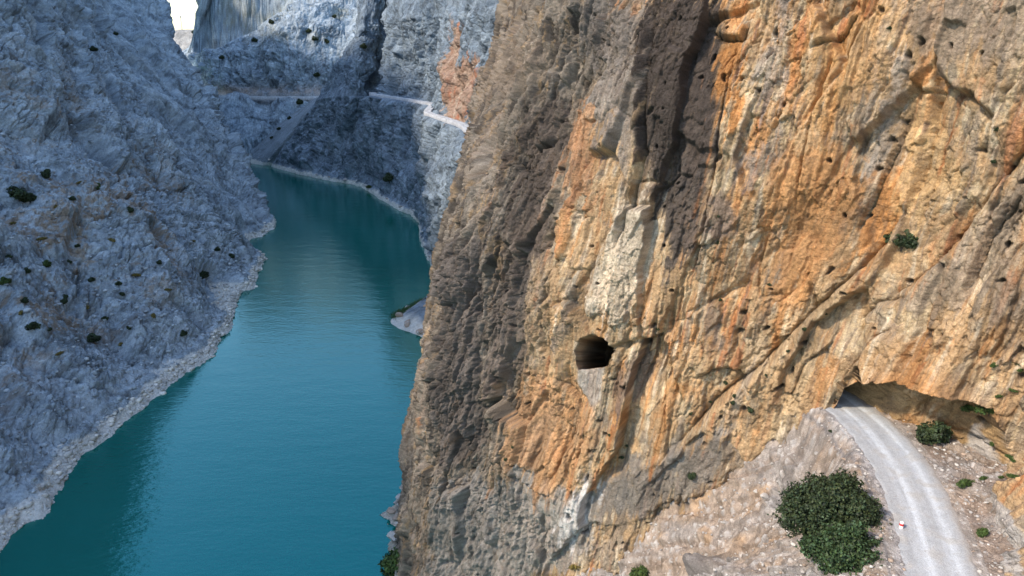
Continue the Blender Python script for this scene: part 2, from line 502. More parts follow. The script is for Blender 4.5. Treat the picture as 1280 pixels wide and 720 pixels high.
# grey left buttress
greyL = sstep(st(700, 330)[0] + 2, st(640, 330)[0] - 2, S + 2.5 * w1 + 1.6 * n_str)
greyL = np.maximum(greyL, sstep(st(720, 560)[0], st(600, 560)[0], S + 2 * w1) * sstep(52, 44, T))
c = mixc(c, (0.235, 0.215, 0.19), 0.85 * greyL * sstep(-0.55, 0.0, 0.3 - n_str2 * 0.8 - n_str * 0.9 + 0.2))
c = mixc(c, (0.095, 0.082, 0.073), 0.85 * greyL * sstep(-0.02, 0.28, -n_str2 + 0.5 * n_mid + 0.3 * n_str3))
c = mixc(c, (0.42, 0.29, 0.16), 0.6 * greyL * sstep(0.18, 0.4, n_str3 + 0.4 * n_str))
patch([(560, 600), (700, 605), (760, 600), (740, 690), (640, 730), (520, 730)], (0.27, 0.26, 0.25), 0.8)
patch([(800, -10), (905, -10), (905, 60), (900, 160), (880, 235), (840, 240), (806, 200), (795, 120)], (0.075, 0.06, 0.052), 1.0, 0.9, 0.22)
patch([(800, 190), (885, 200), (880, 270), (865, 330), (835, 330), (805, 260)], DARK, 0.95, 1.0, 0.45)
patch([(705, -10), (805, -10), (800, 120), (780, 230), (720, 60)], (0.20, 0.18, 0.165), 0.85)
patch([(640, 120), (700, 130), (690, 330), (640, 330)], (0.13, 0.105, 0.09), 0.9)
patch([(560, 300), (610, 300), (600, 560), (545, 600)], (0.15, 0.13, 0.12), 0.85)
patch([(620, 330), (665, 330), (650, 480), (610, 480)], (0.14, 0.12, 0.11), 0.8)
patch([(880, 245), (905, 240), (925, 262), (922, 298), (902, 306), (884, 292)], BROWN, 0.95, 0.6, 0.3, False)
patch([(935, 65), (990, 60), (985, 130), (940, 110)], GREY, 0.7)
patch([(960, 0), (995, 0), (990, 60), (965, 60)], GREY, 0.75)
patch([(925, 170), (975, 165), (990, 190), (960, 220), (925, 215)], GREY, 0.7)
patch([(1130, -10), (1290, -10), (1290, 110), (1240, 60), (1190, 90), (1150, 70)], (0.27, 0.215, 0.165), 0.85)
patch([(1110, 60), (1130, 60), (1095, 210), (1050, 290), (1070, 190)], (0.33, 0.29, 0.25), 0.8, 0.8)
patch([(1095, 375), (1160, 335), (1230, 280), (1290, 200), (1290, 430), (1230, 380), (1160, 400)], (0.26, 0.21, 0.16), 0.8)
patch([(870, 380), (900, 370), (905, 420), (885, 440)], GREY, 0.5)
patch([(770, 450), (800, 430), (810, 480), (790, 520), (770, 500)], BROWN, 0.8, 0.8)
patch([(745, 605), (800, 585), (905, 540), (905, 600), (860, 622), (760, 655), (740, 650)], (0.20, 0.185, 0.17), 0.85, 1.0, 0.6)
patch([(700, 130), (745, 140), (742, 270), (705, 250)], (0.42, 0.225, 0.115), 0.7)
patch([(640, 470), (715, 470), (745, 560), (700, 625), (640, 590)], (0.44, 0.25, 0.12), 0.65)
patch([(905, 45), (930, 45), (925, 165), (905, 165)], ORANGE, 0.9, 0.5)
patch([(960, 190), (1040, 180), (1080, 230), (1050, 300), (1000, 400), (950, 440), (955, 300)], (0.42, 0.22, 0.085), 0.75)
patch([(1075, 230), (1125, 190), (1110, 270), (1065, 350), (1040, 350)], ORANGE, 0.85)
patch([(1020, 20), (1120, 0), (1090, 120), (1020, 170)], (0.46, 0.27, 0.11), 0.6)
patch([(1110, 130), (1160, 140), (1200, 250), (1130, 300), (1110, 260)], (0.47, 0.32, 0.16), 0.7)
patch([(750, 270), (800, 260), (820, 310), (800, 360), (770, 420), (745, 380)], PALE, 0.75)
patch([(830, 430), (860, 480), (950, 470), (940, 560), (1030, 540), (1020, 420), (1080, 390), (1050, 330), (1000, 400), (900, 440)], (0.47, 0.35, 0.21), 0.6)
patch([(725, 610), (750, 600), (745, 640), (710, 680), (700, 660)], (0.55, 0.53, 0.52), 0.85, 0.5, 0.4)
patch([(595, 60), (670, 60), (670, 110), (600, 150)], (0.26, 0.21, 0.165), 0.7)
# warm yellow cave lining and stained brow
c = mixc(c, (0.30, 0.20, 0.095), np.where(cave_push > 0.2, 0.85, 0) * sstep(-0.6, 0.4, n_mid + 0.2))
c = mixc(c, (0.40, 0.20, 0.07), 0.8 * brow)
c = mixc(c, (0.34, 0.33, 0.32), 0.7 * chute * (1 - hm))
c = mixc(c, (0.36, 0.35, 0.345), 0.85 * sstep(0.55, 0.9, soft_poly(Sw, Tw, STs((1205, 720), (1200, 640), (1225, 590), (1245, 560), (1262, 540), (1255, 600), (1290, 640), (1290, 730)), 0.6)))
# per-plate tone and fine grain
c *= (0.80 + 0.40 * r_b[..., 5])[..., None] * (0.90 + 0.2 * r_c[..., 5])[..., None]
n_spk = fbm(X, Y + 9, Z, 4.5, 2, 0.6)
c *= (1 + 0.45 * n_fin + 0.25 * n_spk)[..., None]
lich = sstep(0.12, 0.4, fbm(U + 0.4 * w3, T * 0.35, T * 0 + 33, 0.9, 4, 0.65) + 0.25 * n_spk)
c = mixc(c, (0.10, 0.085, 0.075), 0.65 * lich * (0.45 + 0.55 * greyL))
seam = np.exp(-(fbm(U + 0.8 * w1, T * 0.16, T * 0 + 50, 0.30, 4, 0.55) / 0.022) ** 2) * sstep(-0.1, 0.25, fbm(X + 8, Y, Z, 0.12, 3))
c = mixc(c, (0.16, 0.11, 0.075), 0.6 * seam)
c = mixc(c, (0.055, 0.045, 0.04), 0.8 * pocket)
lum = c.mean(-1, keepdims=True); c = (c * 0.85 + lum * np.array([0.155, 0.145, 0.115])) * (1.0 - 0.16 * greyL[..., None])
c = 0.36 * (np.clip(c, 0.001, 1) / 0.38) ** 1.16
# river's pale washed rim
rim = sstep(3.2, 1.6, T + 0.8 * w3)
c = mixc(c, (0.48, 0.45, 0.40), 0.8 * rim)
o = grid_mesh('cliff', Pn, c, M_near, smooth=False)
tag(o, kind='structure')
SHEETS.append(('cliff', Pn))
del G, Nn, X, Y, Z, w1, w2, w3, w4, f_a, f_b, f_c, f_d, r_a, r_b, r_c, r_d, c, D

# ================================================================== generic far sheets
def rock_sheet(name, cols, cd, rd, mat, amp=1.0, size=10.0, colors=((0.30, 0.30, 0.30), (0.38, 0.37, 0.36), (0.17, 0.17, 0.17)),
               flip_test=None, flute=0.6, post=None, rimz=(2.7, 2.1), talus=None, feats=(), macro=1.0, calm=None, dip=0.0, joint=1.0):
    G = loft(cols, cd, rd)
    Nn = normals(G, max(2, int(4 * Q)))
    if flip_test is not None and np.dot(Nn[G.shape[0] // 2, G.shape[1] // 2], flip_test) < 0: Nn = -Nn
    X, Y, Z = G[..., 0], G[..., 1], G[..., 2]
    H, W = X.shape
    r = int(0.35 * H)
    srow = np.concatenate([[0], np.cumsum(np.linalg.norm(np.diff(G[r], axis=0), axis=-1))])
    S = np.broadcast_to(srow[None], (H, W))
    T = arclen(G, 0, None)
    w1 = fbm(X, Y, Z, 0.35 / size, 4); w2 = fbm(X + 91, Y, Z, 0.35 / size, 4)
    w3 = fbm(X, Y + 31, Z, 2.5 / size, 3)
    steep = sstep(0.35, 0.85, 1 - np.abs(Nn[..., 2]))
    if talus is not None: steep = steep * (1 - talus(S, T, X, Y, Z))
    Uw = S + 0.35 * size * w1
    Tw = T + 0.35 * size * w2
    D = 0.55 * size * fbm(X, Y, Z, 0.22 / size, 3)
    fl = perlin(Uw * 1.1 / size, T * 0.22 / size, T * 0 + 2.2)
    D = D + flute * steep * 0.28 * size * (-np.exp(-(fl / 0.10) ** 2) + 0.7 * np.abs(fl))
    fl = perlin(Uw * 2.9 / size, T * 0.6 / size, T * 0 + 7.2)
    D = D + flute * steep * 0.13 * size * (-np.exp(-(fl / 0.10) ** 2) + 0.7 * np.abs(fl))
    pk0 = Picker(G, 2)
    def stp(x, y):
        rr, k = pk0.rc(x, y); return float(S[rr, k]), float(T[rr, k])
    D = blur(D, max(1, int(2 * Q)), 1)
    for pts, step, width, depth, rise in feats:
        d, sd, par = poly_dist(S + 0.25 * size * w1 + 0.08 * size * w3, T + 0.25 * size * w2, [stp(*q) for q in pts])
        endf = np.clip(np.minimum(par, 1 - par) * 6, 0, 1)
        D = D + step * np.exp(-d / rise) * (sd > 0) * endf - depth * np.exp(-(d / width) ** 2) * endf
    Ur, Tr = Uw * math.cos(dip) + Tw * math.sin(dip), -Uw * math.sin(dip) + Tw * math.cos(dip)
    fm, rm = facets(Uw + 0.5 * size * w1, Tw * 0.8 + 0.5 * Uw, 2.6 * size, 3.8 * size, 61, 1.6, 0.3, 0.03)
    D = blur(D + macro * 0.42 * size * fm, max(1, int(4 * Q)), 2)
    fa, ra = facets(Ur, Tr, 0.75 * size, 2.2 * size, 5, 1.4, 0.5 * joint, 0.09)
    fb, rb = facets(Ur + 0.06 * size * w3, Tr, 0.27 * size, 0.6 * size, 9, 1.4, 0.7 * joint, 0.12)
    fc, rc = facets(Ur + 0.03 * size * w3, Tr, 0.11 * size, 0.18 * size, 23, 1.5, 0.7 * joint, 0.14)
    fd, rd_ = facets(S, T + 0.03 * size * w3, 0.05 * size, 0.055 * size, 41, 1.5, 0.4, 0.1)
    D = D + size * (blur(0.36 * fa, 3, 1) + blur(0.17 * fb, 1, 1) + 0.045 * fc + 0.014 * fd) * (0.35 + 0.65 * steep)
    D = D + 0.03 * size * fbm(X, Y, Z, 9.0 / size, 2)
    gate = sstep(-0.2, 0.2, fbm(X, Y + 200, Z, 0.5 / size, 2))
    for fq, wd, dp in ((0.55, 0.022, 0.26), (1.5, 0.035, 0.13), (3.6, 0.06, 0.06)):
        n_ = perlin(Ur * fq / size + 0.35 * w1 + 5 * fq, Tr * fq * 0.28 / size + 0.2 * w3, T * 0 + fq)
        D = D - joint * dp * size * np.exp(-(n_ / wd) ** 2) * (0.25 + 0.75 * gate)
        n_ = perlin(Ur * fq * 0.3 / size + 0.3 * w3, Tr * fq * 0.9 / size + 0.35 * w2 - 3 * fq, T * 0 + fq)
        D = D - 0.6 * joint * dp * size * np.exp(-(n_ / wd) ** 2) * (1 - 0.8 * gate)
    shore = sstep(1.0, 9.0, Z + 1.5 * w1)
    D = D * (0.22 + 0.78 * shore) + 0.9 * sstep(3.4, 2.4, Z + 0.6 * w3) * (1 + 0.8 * w3) * (amp > 0.5)
    if calm is not None:                       # the cut for the road keeps its shape
        rl = sum(max(2, int(n * Q)) for n in rd[:3])
        TL = T[min(rl, H - 1)][None]
        D = D * (1 - 0.93 * np.exp(-((T - TL - 2.5) / 4.5) ** 4))
    P = G + Nn * (amp * D)[..., None]
    c0, c1, c2 = colors
    nm = fbm(X, Y, Z, 1.0 / size, 4, 0.6); nf = fbm(X, Y, Z, 6.0 / size, 3, 0.6)
    c = np.zeros(G.shape, np.float32) + np.array(c0)
    c = mixc(c, c1, sstep(-0.2, 0.4, nm))
    c = mixc(c, c2, 0.8 * sstep(0.0, 0.35, -nm + 0.9 * nf - 0.1))
    c *= (0.8 + 0.4 * rb[..., 5])[..., None] * (0.85 + 0.3 * rc[..., 5])[..., None] * (1 + 0.20 * nf)[..., None]
    env = dict(G=G, P=P, S=S, T=T, X=X, Y=Y, Z=Z, w1=w1, w2=w2, w3=w3, nm=nm, nf=nf, steep=steep, pk=Picker(G, 2), ra=ra, rb=rb, rc=rc)
    if post: c, P = post(c, P, env)
    rim = sstep(rimz[0], rimz[1], P[..., 2] + 1.0 * w3 + 1.6 * w1)
    c = mixc(c, (0.70, 0.66, 0.58), 0.95 * rim * (0.8 + 0.3 * nf))
    o = grid_mesh(name, P, c, mat, smooth=False)
    tag(o, kind='structure')
    SHEETS.append((name, P))
    return o

# ---------------- left mountain
def L(pts):  # pts at z 0,30,60,100,160 -> add below water and crest
    z = [0, 30, 60, 100, 160]
    p = [(x, y, zz) for (x, y), zz in zip(pts, z)]
    a, b = np.array(p[0]), np.array(p[1])
    low = a - (b - a) * (5 / 30.0)
    c_, d_ = np.array(p[3]), np.array(p[4])
    top = d_ + (d_ - c_) * 2.0  # unseen crest, carried up high to keep the sun off the far gorge
    mid = a + (b - a) * (4 / 30.0)
    return [tuple(low), tuple(a), tuple(mid)] + p[1:] + [tuple(top)]
LC = [
    L([(-60, -60), (-98, -55), (-130, -50), (-160, -48), (-190, -45)]),
    L([(-74, 20), (-115, 28), (-150, 35), (-180, 40), (-210, 45)]),
    L([(-94, 100), (-133, 122), (-170, 140), (-198, 152), (-222, 165)]),
    L([(-101, 161), (-141, 190), (-174, 218), (-197, 238), (-219, 258)]),
    L([(-95, 212), (-130, 240), (-162, 268), (-187, 295), (-209, 318)]),
    L([(-104, 270), (-138, 288), (-164, 310), (-196, 345), (-224, 372)]),
    L([(-113, 318), (-139, 327), (-162, 340), (-208, 388), (-240, 425)]),
    L([(-132, 346), (-160, 364), (-187, 385), (-224, 422), (-256, 462)]),
    L([(-129, 388), (-160, 432), (-190, 468), (-239, 510), (-320, 568)]),
    L([(-162, 438), (-187, 482), (-212, 525), (-252, 580), (-300, 640)]),
    L([(-240, 620), (-262, 640), (-280, 660), (-320, 700), (-370, 750)]),
]
def left_post(c, P, e):
    pk = e['pk']
    # ochre soil between the rocks on the gentler ground
    X, Y, Z = e['X'], e['Y'], e['Z']
    soil = sstep(0.0, 0.3, fbm(X, Y, Z, 0.06, 3) + 0.45 * e['nf'] - 0.25 * e['steep']) * sstep(110, 50, Z) * sstep(8, 20, Z) * sstep(360, 280, Y)
    c = mixc(c, (0.27, 0.20, 0.13), 0.8 * soil * sstep(-0.35, 0.15, e['nf'] + 0.3 * e['w3']))
    st_ = sstep(0.25, 0.5, fbm(X, Y, Z * 0.4, 0.09, 4))
    c = mixc(c, (0.30, 0.26, 0.21), 0.35 * st_ * sstep(-0.2, 0.2, e['nf']))
    # loose blocks on the gentle lower slope
    f1, f2, dx, dy, r = cells(e['S'] / 2.4, e['T'] / 2.0, 88)
    blk = (r[..., 4] > 0.55) * sstep(0.5, 0.2, f1 + 0.2 * e['w3']) * sstep(110, 40, Z) * sstep(330, 280, Y)
    P = P + np.array([0.3, -0.2, 0.9]) * (0.45 * blk * (0.4 + 1.1 * r[..., 5]) * sstep(3, 8, Z))[..., None]
    f1, f2, dx, dy, r = cells(e['S'] / 5.5, e['T'] / 4.6, 18)
    blk2 = (r[..., 4] > 0.5) * sstep(0.55, 0.3, f1 + 0.3 * e['w3'])
    P = P + np.array([0.3, -0.2, 0.9]) * (0.4 * blk2 * (0.3 + 1.8 * r[..., 5]) * sstep(5, 14, Z))[..., None]
    return c, P
rock_sheet('mountain_slope', LC, [10, 40, 150, 180, 190, 160, 140, 160, 140, 10], [10, 24, 150, 150, 190, 120, 12], M_left,
           size=9.0, flip_test=(1, -0.3, 0.5), post=left_post, flute=0.5, macro=1.5, dip=0.75, joint=1.6,
           feats=[([(60, -20), (110, 50), (160, 130), (215, 190), (270, 255), (325, 318)], -6, 1.5, 2.5, 16),
                  ([(-5, 60), (60, 120), (120, 180), (190, 240), (250, 320)], -3.5, 0.8, 1.5, 9),
                  ([(185, 20), (235, 110), (270, 180), (310, 250)], -3.0, 0.8, 1.5, 9),
                  ([(95, 0), (150, 60), (215, 140), (280, 220)], 2.5, 0.8, 1.5, 8),
                  ([(0, 190), (60, 225), (140, 260), (215, 300), (270, 350)], -2.5, 0.6, 1.0, 6),
                  ([(40, -10), (95, 80), (110, 140)], -2.5, 0.6, 1.5, 6)],
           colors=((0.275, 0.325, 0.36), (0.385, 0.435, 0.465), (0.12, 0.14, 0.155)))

# ---------------- right bank: lower wall, road ledge, upper wall, fin
def R(*p): return [tuple(q) for q in p]
RC = [
    R((-20, 215, -4), (-16, 215, 4), (-8, 215, 30), (0, 215, 54), (6, 216, 54.3), (10, 218, 85), (14, 220, 110), (20, 225, 150), (30, 230, 200)),
    R((-47, 238, -3), (-25, 246, 6), (-17, 248, 30), (-12, 250, 54), (-5, 251, 54.3), (2, 254, 85), (8, 256, 110), (14, 260, 150), (24, 266, 200)),
    R((-30, 279, -4), (-27, 281, 4), (-23, 282, 30), (-19, 281, 54.5), (-10, 286, 54.8), (-5, 288, 85), (0, 290, 110), (8, 295, 150), (16, 300, 200)),
    R((-35, 306, -4), (-34, 308, 4), (-37, 314, 30), (-22, 320, 55), (-13, 325, 55.3), (-9, 328, 85), (-4, 330, 110), (4, 335, 150), (12, 340, 200)),
    R((-45, 350, -4), (-44, 352, 4), (-40, 353, 30), (-27, 354, 55), (-19, 358, 55.3), (-15, 362, 85), (-12, 366, 110), (-4, 372, 150), (6, 380, 200)),
    R((-52, 398, -4), (-51, 400, 4), (-50, 403, 30), (-47, 407, 56), (-42, 420, 56.3), (-39, 424, 85), (-34, 430, 110), (-27, 440, 150), (-16, 452, 200)),
    R((-67, 424, -4), (-65, 427, 4), (-60, 436, 30), (-50.5, 445, 59), (-45, 452, 59.3), (-42, 456, 85), (-38, 462, 110), (-32, 475, 150), (-22, 490, 200)),
    R((-82, 454, -4), (-80, 458, 4), (-76, 463, 30), (-70, 470, 59.6), (-62, 478, 59.9), (-60, 482, 85), (-57, 488, 110), (-54, 500, 150), (-46, 520, 200)),
    R((-103, 498, -4), (-101, 500, 4), (-98, 500, 30), (-95, 500, 60.8), (-86, 508, 61.1), (-84, 516, 85), (-82, 526, 110), (-80, 545, 150), (-74, 565, 200)),
    R((-112, 512, -4), (-110, 514, 4), (-106, 516, 30), (-98, 522, 60), (-92, 540, 60.3), (-91, 556, 85), (-90, 575, 110), (-92, 580, 150), (-86, 600, 200)),
    R((-122, 520, -4), (-120, 522, 4), (-116, 526, 30), (-112, 522, 59), (-111.5, 522.5, 59.6), (-108, 532, 85), (-107, 548, 105), (-100, 590, 150), (-94, 610, 200)),
    R((-146, 540, -4), (-144, 543, 4), (-138, 550, 30), (-130, 555, 58), (-129.5, 555.5, 58.6), (-122, 562, 82), (-115, 572, 100), (-108, 600, 150), (-100, 620, 200)),
    R((-196, 596, -4), (-192, 597, 4), (-174, 592, 30), (-150, 578, 54), (-149.5, 578, 54.6), (-130, 580, 80), (-119, 590, 100), (-112, 615, 150), (-106, 635, 200)),
    R((-195, 640, -4), (-190, 640, 4), (-165, 635, 30), (-143, 625, 54), (-142, 625, 54.6), (-125, 620, 80), (-115, 625, 100), (-108, 640, 150), (-100, 650, 200)),
]
def right_post(c, P, e):
    pk, S, T = e['pk'], e['S'], e['T']
    def st(x, y):
        r, k = pk.rc(x, y); return float(S[r, k]), float(T[r, k])
    Sn, Tn = S + 5 * e['w1'] + 1.2 * e['w3'], T + 5 * e['w2'] + 1.2 * e['w3']
    sl = fbm(S, T * 0.15, T * 0, 0.35, 4, 0.6)
    m = soft_poly(Sn + 3.5 * sl, Tn + 14 * sl, [st(*q) for q in ((563, 25), (574, 40), (570, 80), (592, 70), (598, 105), (592, 138), (560, 150), (546, 125), (550, 75))], 1.6)
    c = mixc(c, (0.33, 0.215, 0.145), 0.85 * m * sstep(-0.5, 0.0, e['nf'] + 0.3))
    c = mixc(c, (0.42, 0.34, 0.27), 0.8 * m * sstep(-0.05, 0.3, sl))
    c = mixc(c, (0.33, 0.13, 0.07), 0.8 * m * sstep(0.1, 0.35, -sl))
    # scree cone at the groove
    return c, P
rock_sheet('cliff', RC, [12, 50, 60, 90, 100, 80, 80, 90, 80, 60, 90, 130, 50], [8, 50, 70, 10, 60, 60, 40, 16], M_far,
           size=8.0, flip_test=(-0.6, -0.8, 0), post=right_post, flute=1.8, dip=0.12, joint=1.6,
           feats=[([(478, 20), (476, 60), (474, 112)], 2.0, 1.2, 5.0, 8),
                  ([(545, 60), (543, 128)], 3, 0.8, 2.5, 6),
                  ([(440, 55), (425, 110), (400, 170), (360, 205)], -3, 1.0, 2.5, 9),
                  ([(505, 150), (500, 200), (470, 240)], -2.5, 1.0, 2.5, 7),
                  ([(540, 170), (530, 220), (520, 262)], -2.5, 0.8, 2.0, 6),
                  ([(400, 130), (380, 170), (345, 200)], 2.0, 0.8, 1.5, 6)],
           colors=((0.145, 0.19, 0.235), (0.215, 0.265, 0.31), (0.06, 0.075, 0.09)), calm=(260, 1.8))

# ---------------- far wall across the end of the gorge
def FC_(xs, ys, crest):
    z = [-4, 18, 50, 50.4, lerp(50, crest, 0.35), lerp(50, crest, 0.75), crest, crest + 4, max(200, crest + 60)]
    return [(x, y, zz) for x, y, zz in zip(xs, ys, z)]
FCs = [
    FC_([-330] * 9, [960, 960, 960, 965, 965, 965, 970, 975, 980], 128),
    FC_([-352, -348, -342, -338, -333, -330, -328, -321, -262], [728, 732, 738, 745, 746, 747, 748, 757, 775], 88),
    FC_([-300] * 9, [650, 655, 690, 700, 703, 708, 716, 755, 772], 84),
    FC_([-262] * 9, [626, 634, 662, 672, 677, 684, 696, 748, 768], 94),
    FC_([-238] * 9, [624, 632, 658, 668, 673, 682, 698, 752, 772], 106),
    FC_([-212] * 9, [622, 630, 655, 664, 669, 680, 702, 742, 768], 122),
    FC_([-185] * 9, [620, 628, 652, 662, 668, 682, 708, 735, 762], 131),
    FC_([-150] * 9, [622, 632, 650, 660, 676, 702, 730, 742, 765], 128),
    FC_([-110] * 9, [640, 645, 650, 660, 676, 690, 706, 725, 745], 128),
    FC_([-60] * 9, [600, 605, 610, 615, 632, 650, 670, 690, 715], 128),
    FC_([-10] * 9, [560, 565, 570, 575, 590, 610, 630, 650, 680], 128),
]
def far_post(c, P, e):
    X, Y, Z = e['X'], e['Y'], e['Z']
    m = sstep(0.1, 0.4, fbm(X, Y, Z, 0.03, 3) + 0.4 * e['nf']) * sstep(88, 110, Z)
    c = mixc(c, (0.27, 0.26, 0.17), 0.45 * m)
    b = np.exp(-((Z - 56) / 5.0) ** 2) * sstep(-0.3, 0.3, e['nm'] + 0.2)
    c = mixc(c, (0.36, 0.26, 0.19), 0.6 * b)
    return c, P
rock_sheet('cliff', FCs, [6, 50, 80, 70, 70, 70, 70, 60, 40, 20], [20, 60, 10, 60, 60, 60, 20, 20], M_far,
           size=10.0, flip_test=(0, -1, 0.1), post=far_post, flute=1.2, macro=1.0, joint=1.5,
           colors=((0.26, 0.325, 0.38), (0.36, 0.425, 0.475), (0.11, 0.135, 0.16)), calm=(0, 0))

# ---------------- pale scree fan below the far road
SF = [
    [(-236, 626, -3), (-222, 634, 14), (-196, 640, 32), (-166, 634, 52)],
    [(-226, 618, -3), (-205, 622, 14), (-184, 620, 33), (-160, 622, 53)],
    [(-206, 604, -3), (-192, 600, 12), (-172, 596, 32), (-152, 592, 54)],
    [(-186, 612, -8), (-176, 612, 8), (-160, 612, 28), (-146, 610, 50)],
]
def fan_post(c, P, e):
    n = fbm(e['S'], e['T'] * 0.2, e['T'] * 0, 0.3, 3)
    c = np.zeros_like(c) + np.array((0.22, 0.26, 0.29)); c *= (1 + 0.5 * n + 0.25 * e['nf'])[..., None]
    return c, P
rock_sheet('scree_slope', SF, [70, 60, 20], [60, 60, 60], M_far, amp=0.35, size=6.0, flip_test=(-0.5, -0.5, 0.7), post=fan_post, flute=0)

# ================================================================== ROAD + SCREE SLOPE near
RY = [-40, 0, 15, 25, 35, 42.4, 50, 57, 64, 68, 75, 85, 100]
RX = [0, 10, 17, 23, 27.6, 30.2, 32.9, 34.7, 35.3, 34.9, 32.6, 27.4, 18]
def road_x(y): return np.interp(y, RY, RX)
yy0 = np.linspace(-40, 100, 600); rxs = np.convolve(np.pad(np.interp(yy0, RY, RX), 15, mode='edge'), np.ones(31) / 31, 'valid')
def road_x(y): return np.interp(y, yy0, rxs)
HW = 2.55
nx, ny = int(760 * Q), int(720 * Q)
xs = np.concatenate([np.linspace(-40, -2, nx // 6, endpoint=False), np.linspace(-2, 47, nx)])
ys = np.linspace(14, 92, ny)
X, Y = np.meshgrid(xs, ys)
Zr = X * 0; SX = X * 1.6
w1 = fbm(X, Y, Zr, 0.12, 4); w3 = fbm(X, Y + 50, Zr, 0.8, 3); w5 = fbm(X + 40, Y, Zr, 0.35, 4)
e = X - road_x(Y)
el = -HW - 1.5 - e + 0.5 * w1 + 0.25 * w3      # metres left of the verge
er = e - HW - 0.4
drop = np.maximum(0, el)
nearw = sstep(53, 63, Y)
drop = np.maximum(0, el + 1.3 * nearw)
z = 55 - 0.25 * np.minimum(drop, 1.2) - lerp(1.02, 1.38, nearw) * np.maximum(0, drop - 1.2) - 3.6 * nearw * sstep(0, 2.5, drop)
xcut = 7.5 + 2.5 * w1 + 1.0 * w5 + 0.10 * (70 - Y)
z = z - 9 * np.maximum(0, xcut - X)
z = z + np.where(er > 0, (0.12 * er + 0.05 * er ** 2) * sstep(58, 50, Y), 0)
# rock outcrops breaking the slope: bedding runs down-slope
A, B = (SX * 0.85 - Y * 0.53), (SX * 0.53 + Y * 0.85)
z0 = z.copy()
outc = sstep(-0.04, 0.12, fbm(X, Y, Zr + 8, 0.085, 3) + 0.10 * sstep(68, 52, Y) - 0.15 * sstep(60, 72, Y)) * sstep(1.0, 5.0, drop)
outz = (sstep(0.3, 0.6, np.exp(-(((X - 15 + 2 * w1) / 8) ** 2 + ((Y - 61 + 2 * w5) / 6.5) ** 2)) + 0.35 * w5) * sstep(1.0, 4.0, drop)); outc = np.maximum(outc, outz)
bed = fbm(A * 0.05 + 0.1 * w1, B + 0.9 * w1, Zr + 3, 0.45, 4, 0.6)
fa, ra = facets(A + 1.5 * w1, B + 2 * w5, 9.0, 4.2, 4, 1.2, 0.6, 0.07)
fb, rb = facets(A + 0.5 * w3, B + 0.5 * w5, 2.8, 1.5, 14, 1.3, 0.7, 0.1)
fc, rc = facets(SX + 0.2 * w3, Y, 0.9, 0.65, 24, 1.3, 0.5, 0.1)
fd, rd = facets(SX, Y + 0.1 * w3, 0.36, 0.30, 34, 1.3, 0.4, 0.1)
z = z + outc * (0.5 + blur(1.8 * fa, 5, 1) + blur(1.1 * fb, 2, 1) + 0.35 * fc) + outz * 1.6 + sstep(0, 3, drop) * (0.35 * sstep(-0.05, 0.05, bed + 0.15 * w3) - 0.15 + 0.3 * bed + 0.35 * blur(fb, 2, 1) + 0.9 * w1 + 0.30 * w5 + 0.12 * fb)
rub = sstep(0, 1.0, drop) * 0.85 + 0.15 * (er > 0)
stn = (rc[..., 4] > 0.62) * sstep(0.45, 0.15, np.hypot(*cells((SX + 0.2 * w3) / 0.9, Y / 0.65, 24)[2:4]))
z = z + rub * (0.26 * stn * (0.4 + rc[..., 5]) + 0.10 * fd + 0.12 * fc) + (0.05 * w3 + 0.03 * fd) * (np.abs(e) < 6)
z = z + np.where(er > 0, 0.35 * fb * sstep(0.5, 2, er), 0)
onroad = sstep(HW + 0.6, HW - 0.2, np.abs(e))
z = lerp(z, 54.93, onroad)
hh = (z - z0) * (drop > 0)
Xd = X - 0.62 * hh; z = z - 0.35 * hh
c = np.zeros(X.shape + (3,), np.float32) + np.array((0.29, 0.26, 0.235))
c = mixc(c, (0.31, 0.235, 0.17), 0.65 * sstep(-0.05, 0.3, fbm(A * 0.35, B, Zr, 0.22, 4) + 0.1))     # pinkish earth bands
c = mixc(c, (0.38, 0.24, 0.12), 0.55 * sstep(0.1, 0.4, w5) * (drop > 0))
c = mixc(c, (0.20, 0.145, 0.105), 0.55 * (drop > 0) * np.exp(-((bed + 0.15 * w3) / 0.05) ** 2))
c = mixc(c, (0.27, 0.26, 0.25), 0.85 * outc)
c = mixc(c, (0.12, 0.11, 0.105), 0.7 * outc * sstep(-0.05, 0.3, w5))
c = mixc(c, (0.44, 0.42, 0.40), 0.7 * stn * (rc[..., 5] > 0.3))
c = mixc(c, (0.33, 0.32, 0.32), 0.8 * sstep(1.2, 0.2, np.maximum(0, -HW - e + 0.4 * w3)) * (e < 0))
c = mixc(c, (0.20, 0.14, 0.10), 0.6 * ((er > 0.3) & (er < 9)) * sstep(-0.3, 0.2, w5))
dk = np.exp(-((e + HW + 1.15 + 0.12 * w3) / 0.13) ** 2)                     # dark edge of the verge
c = mixc(c, (0.17, 0.165, 0.17), 0.7 * dk)
c *= (0.75 + 0.5 * rc[..., 5])[..., None] * (0.8 + 0.4 * rd[..., 5])[..., None] * (1 + 0.25 * w3)[..., None]
P = np.stack([Xd, Y, z], -1)
o = grid_mesh('scree_slope', P, c, M_scree, smooth=False)
tag(o, kind='structure')
SHEETS.append(('scree', P))

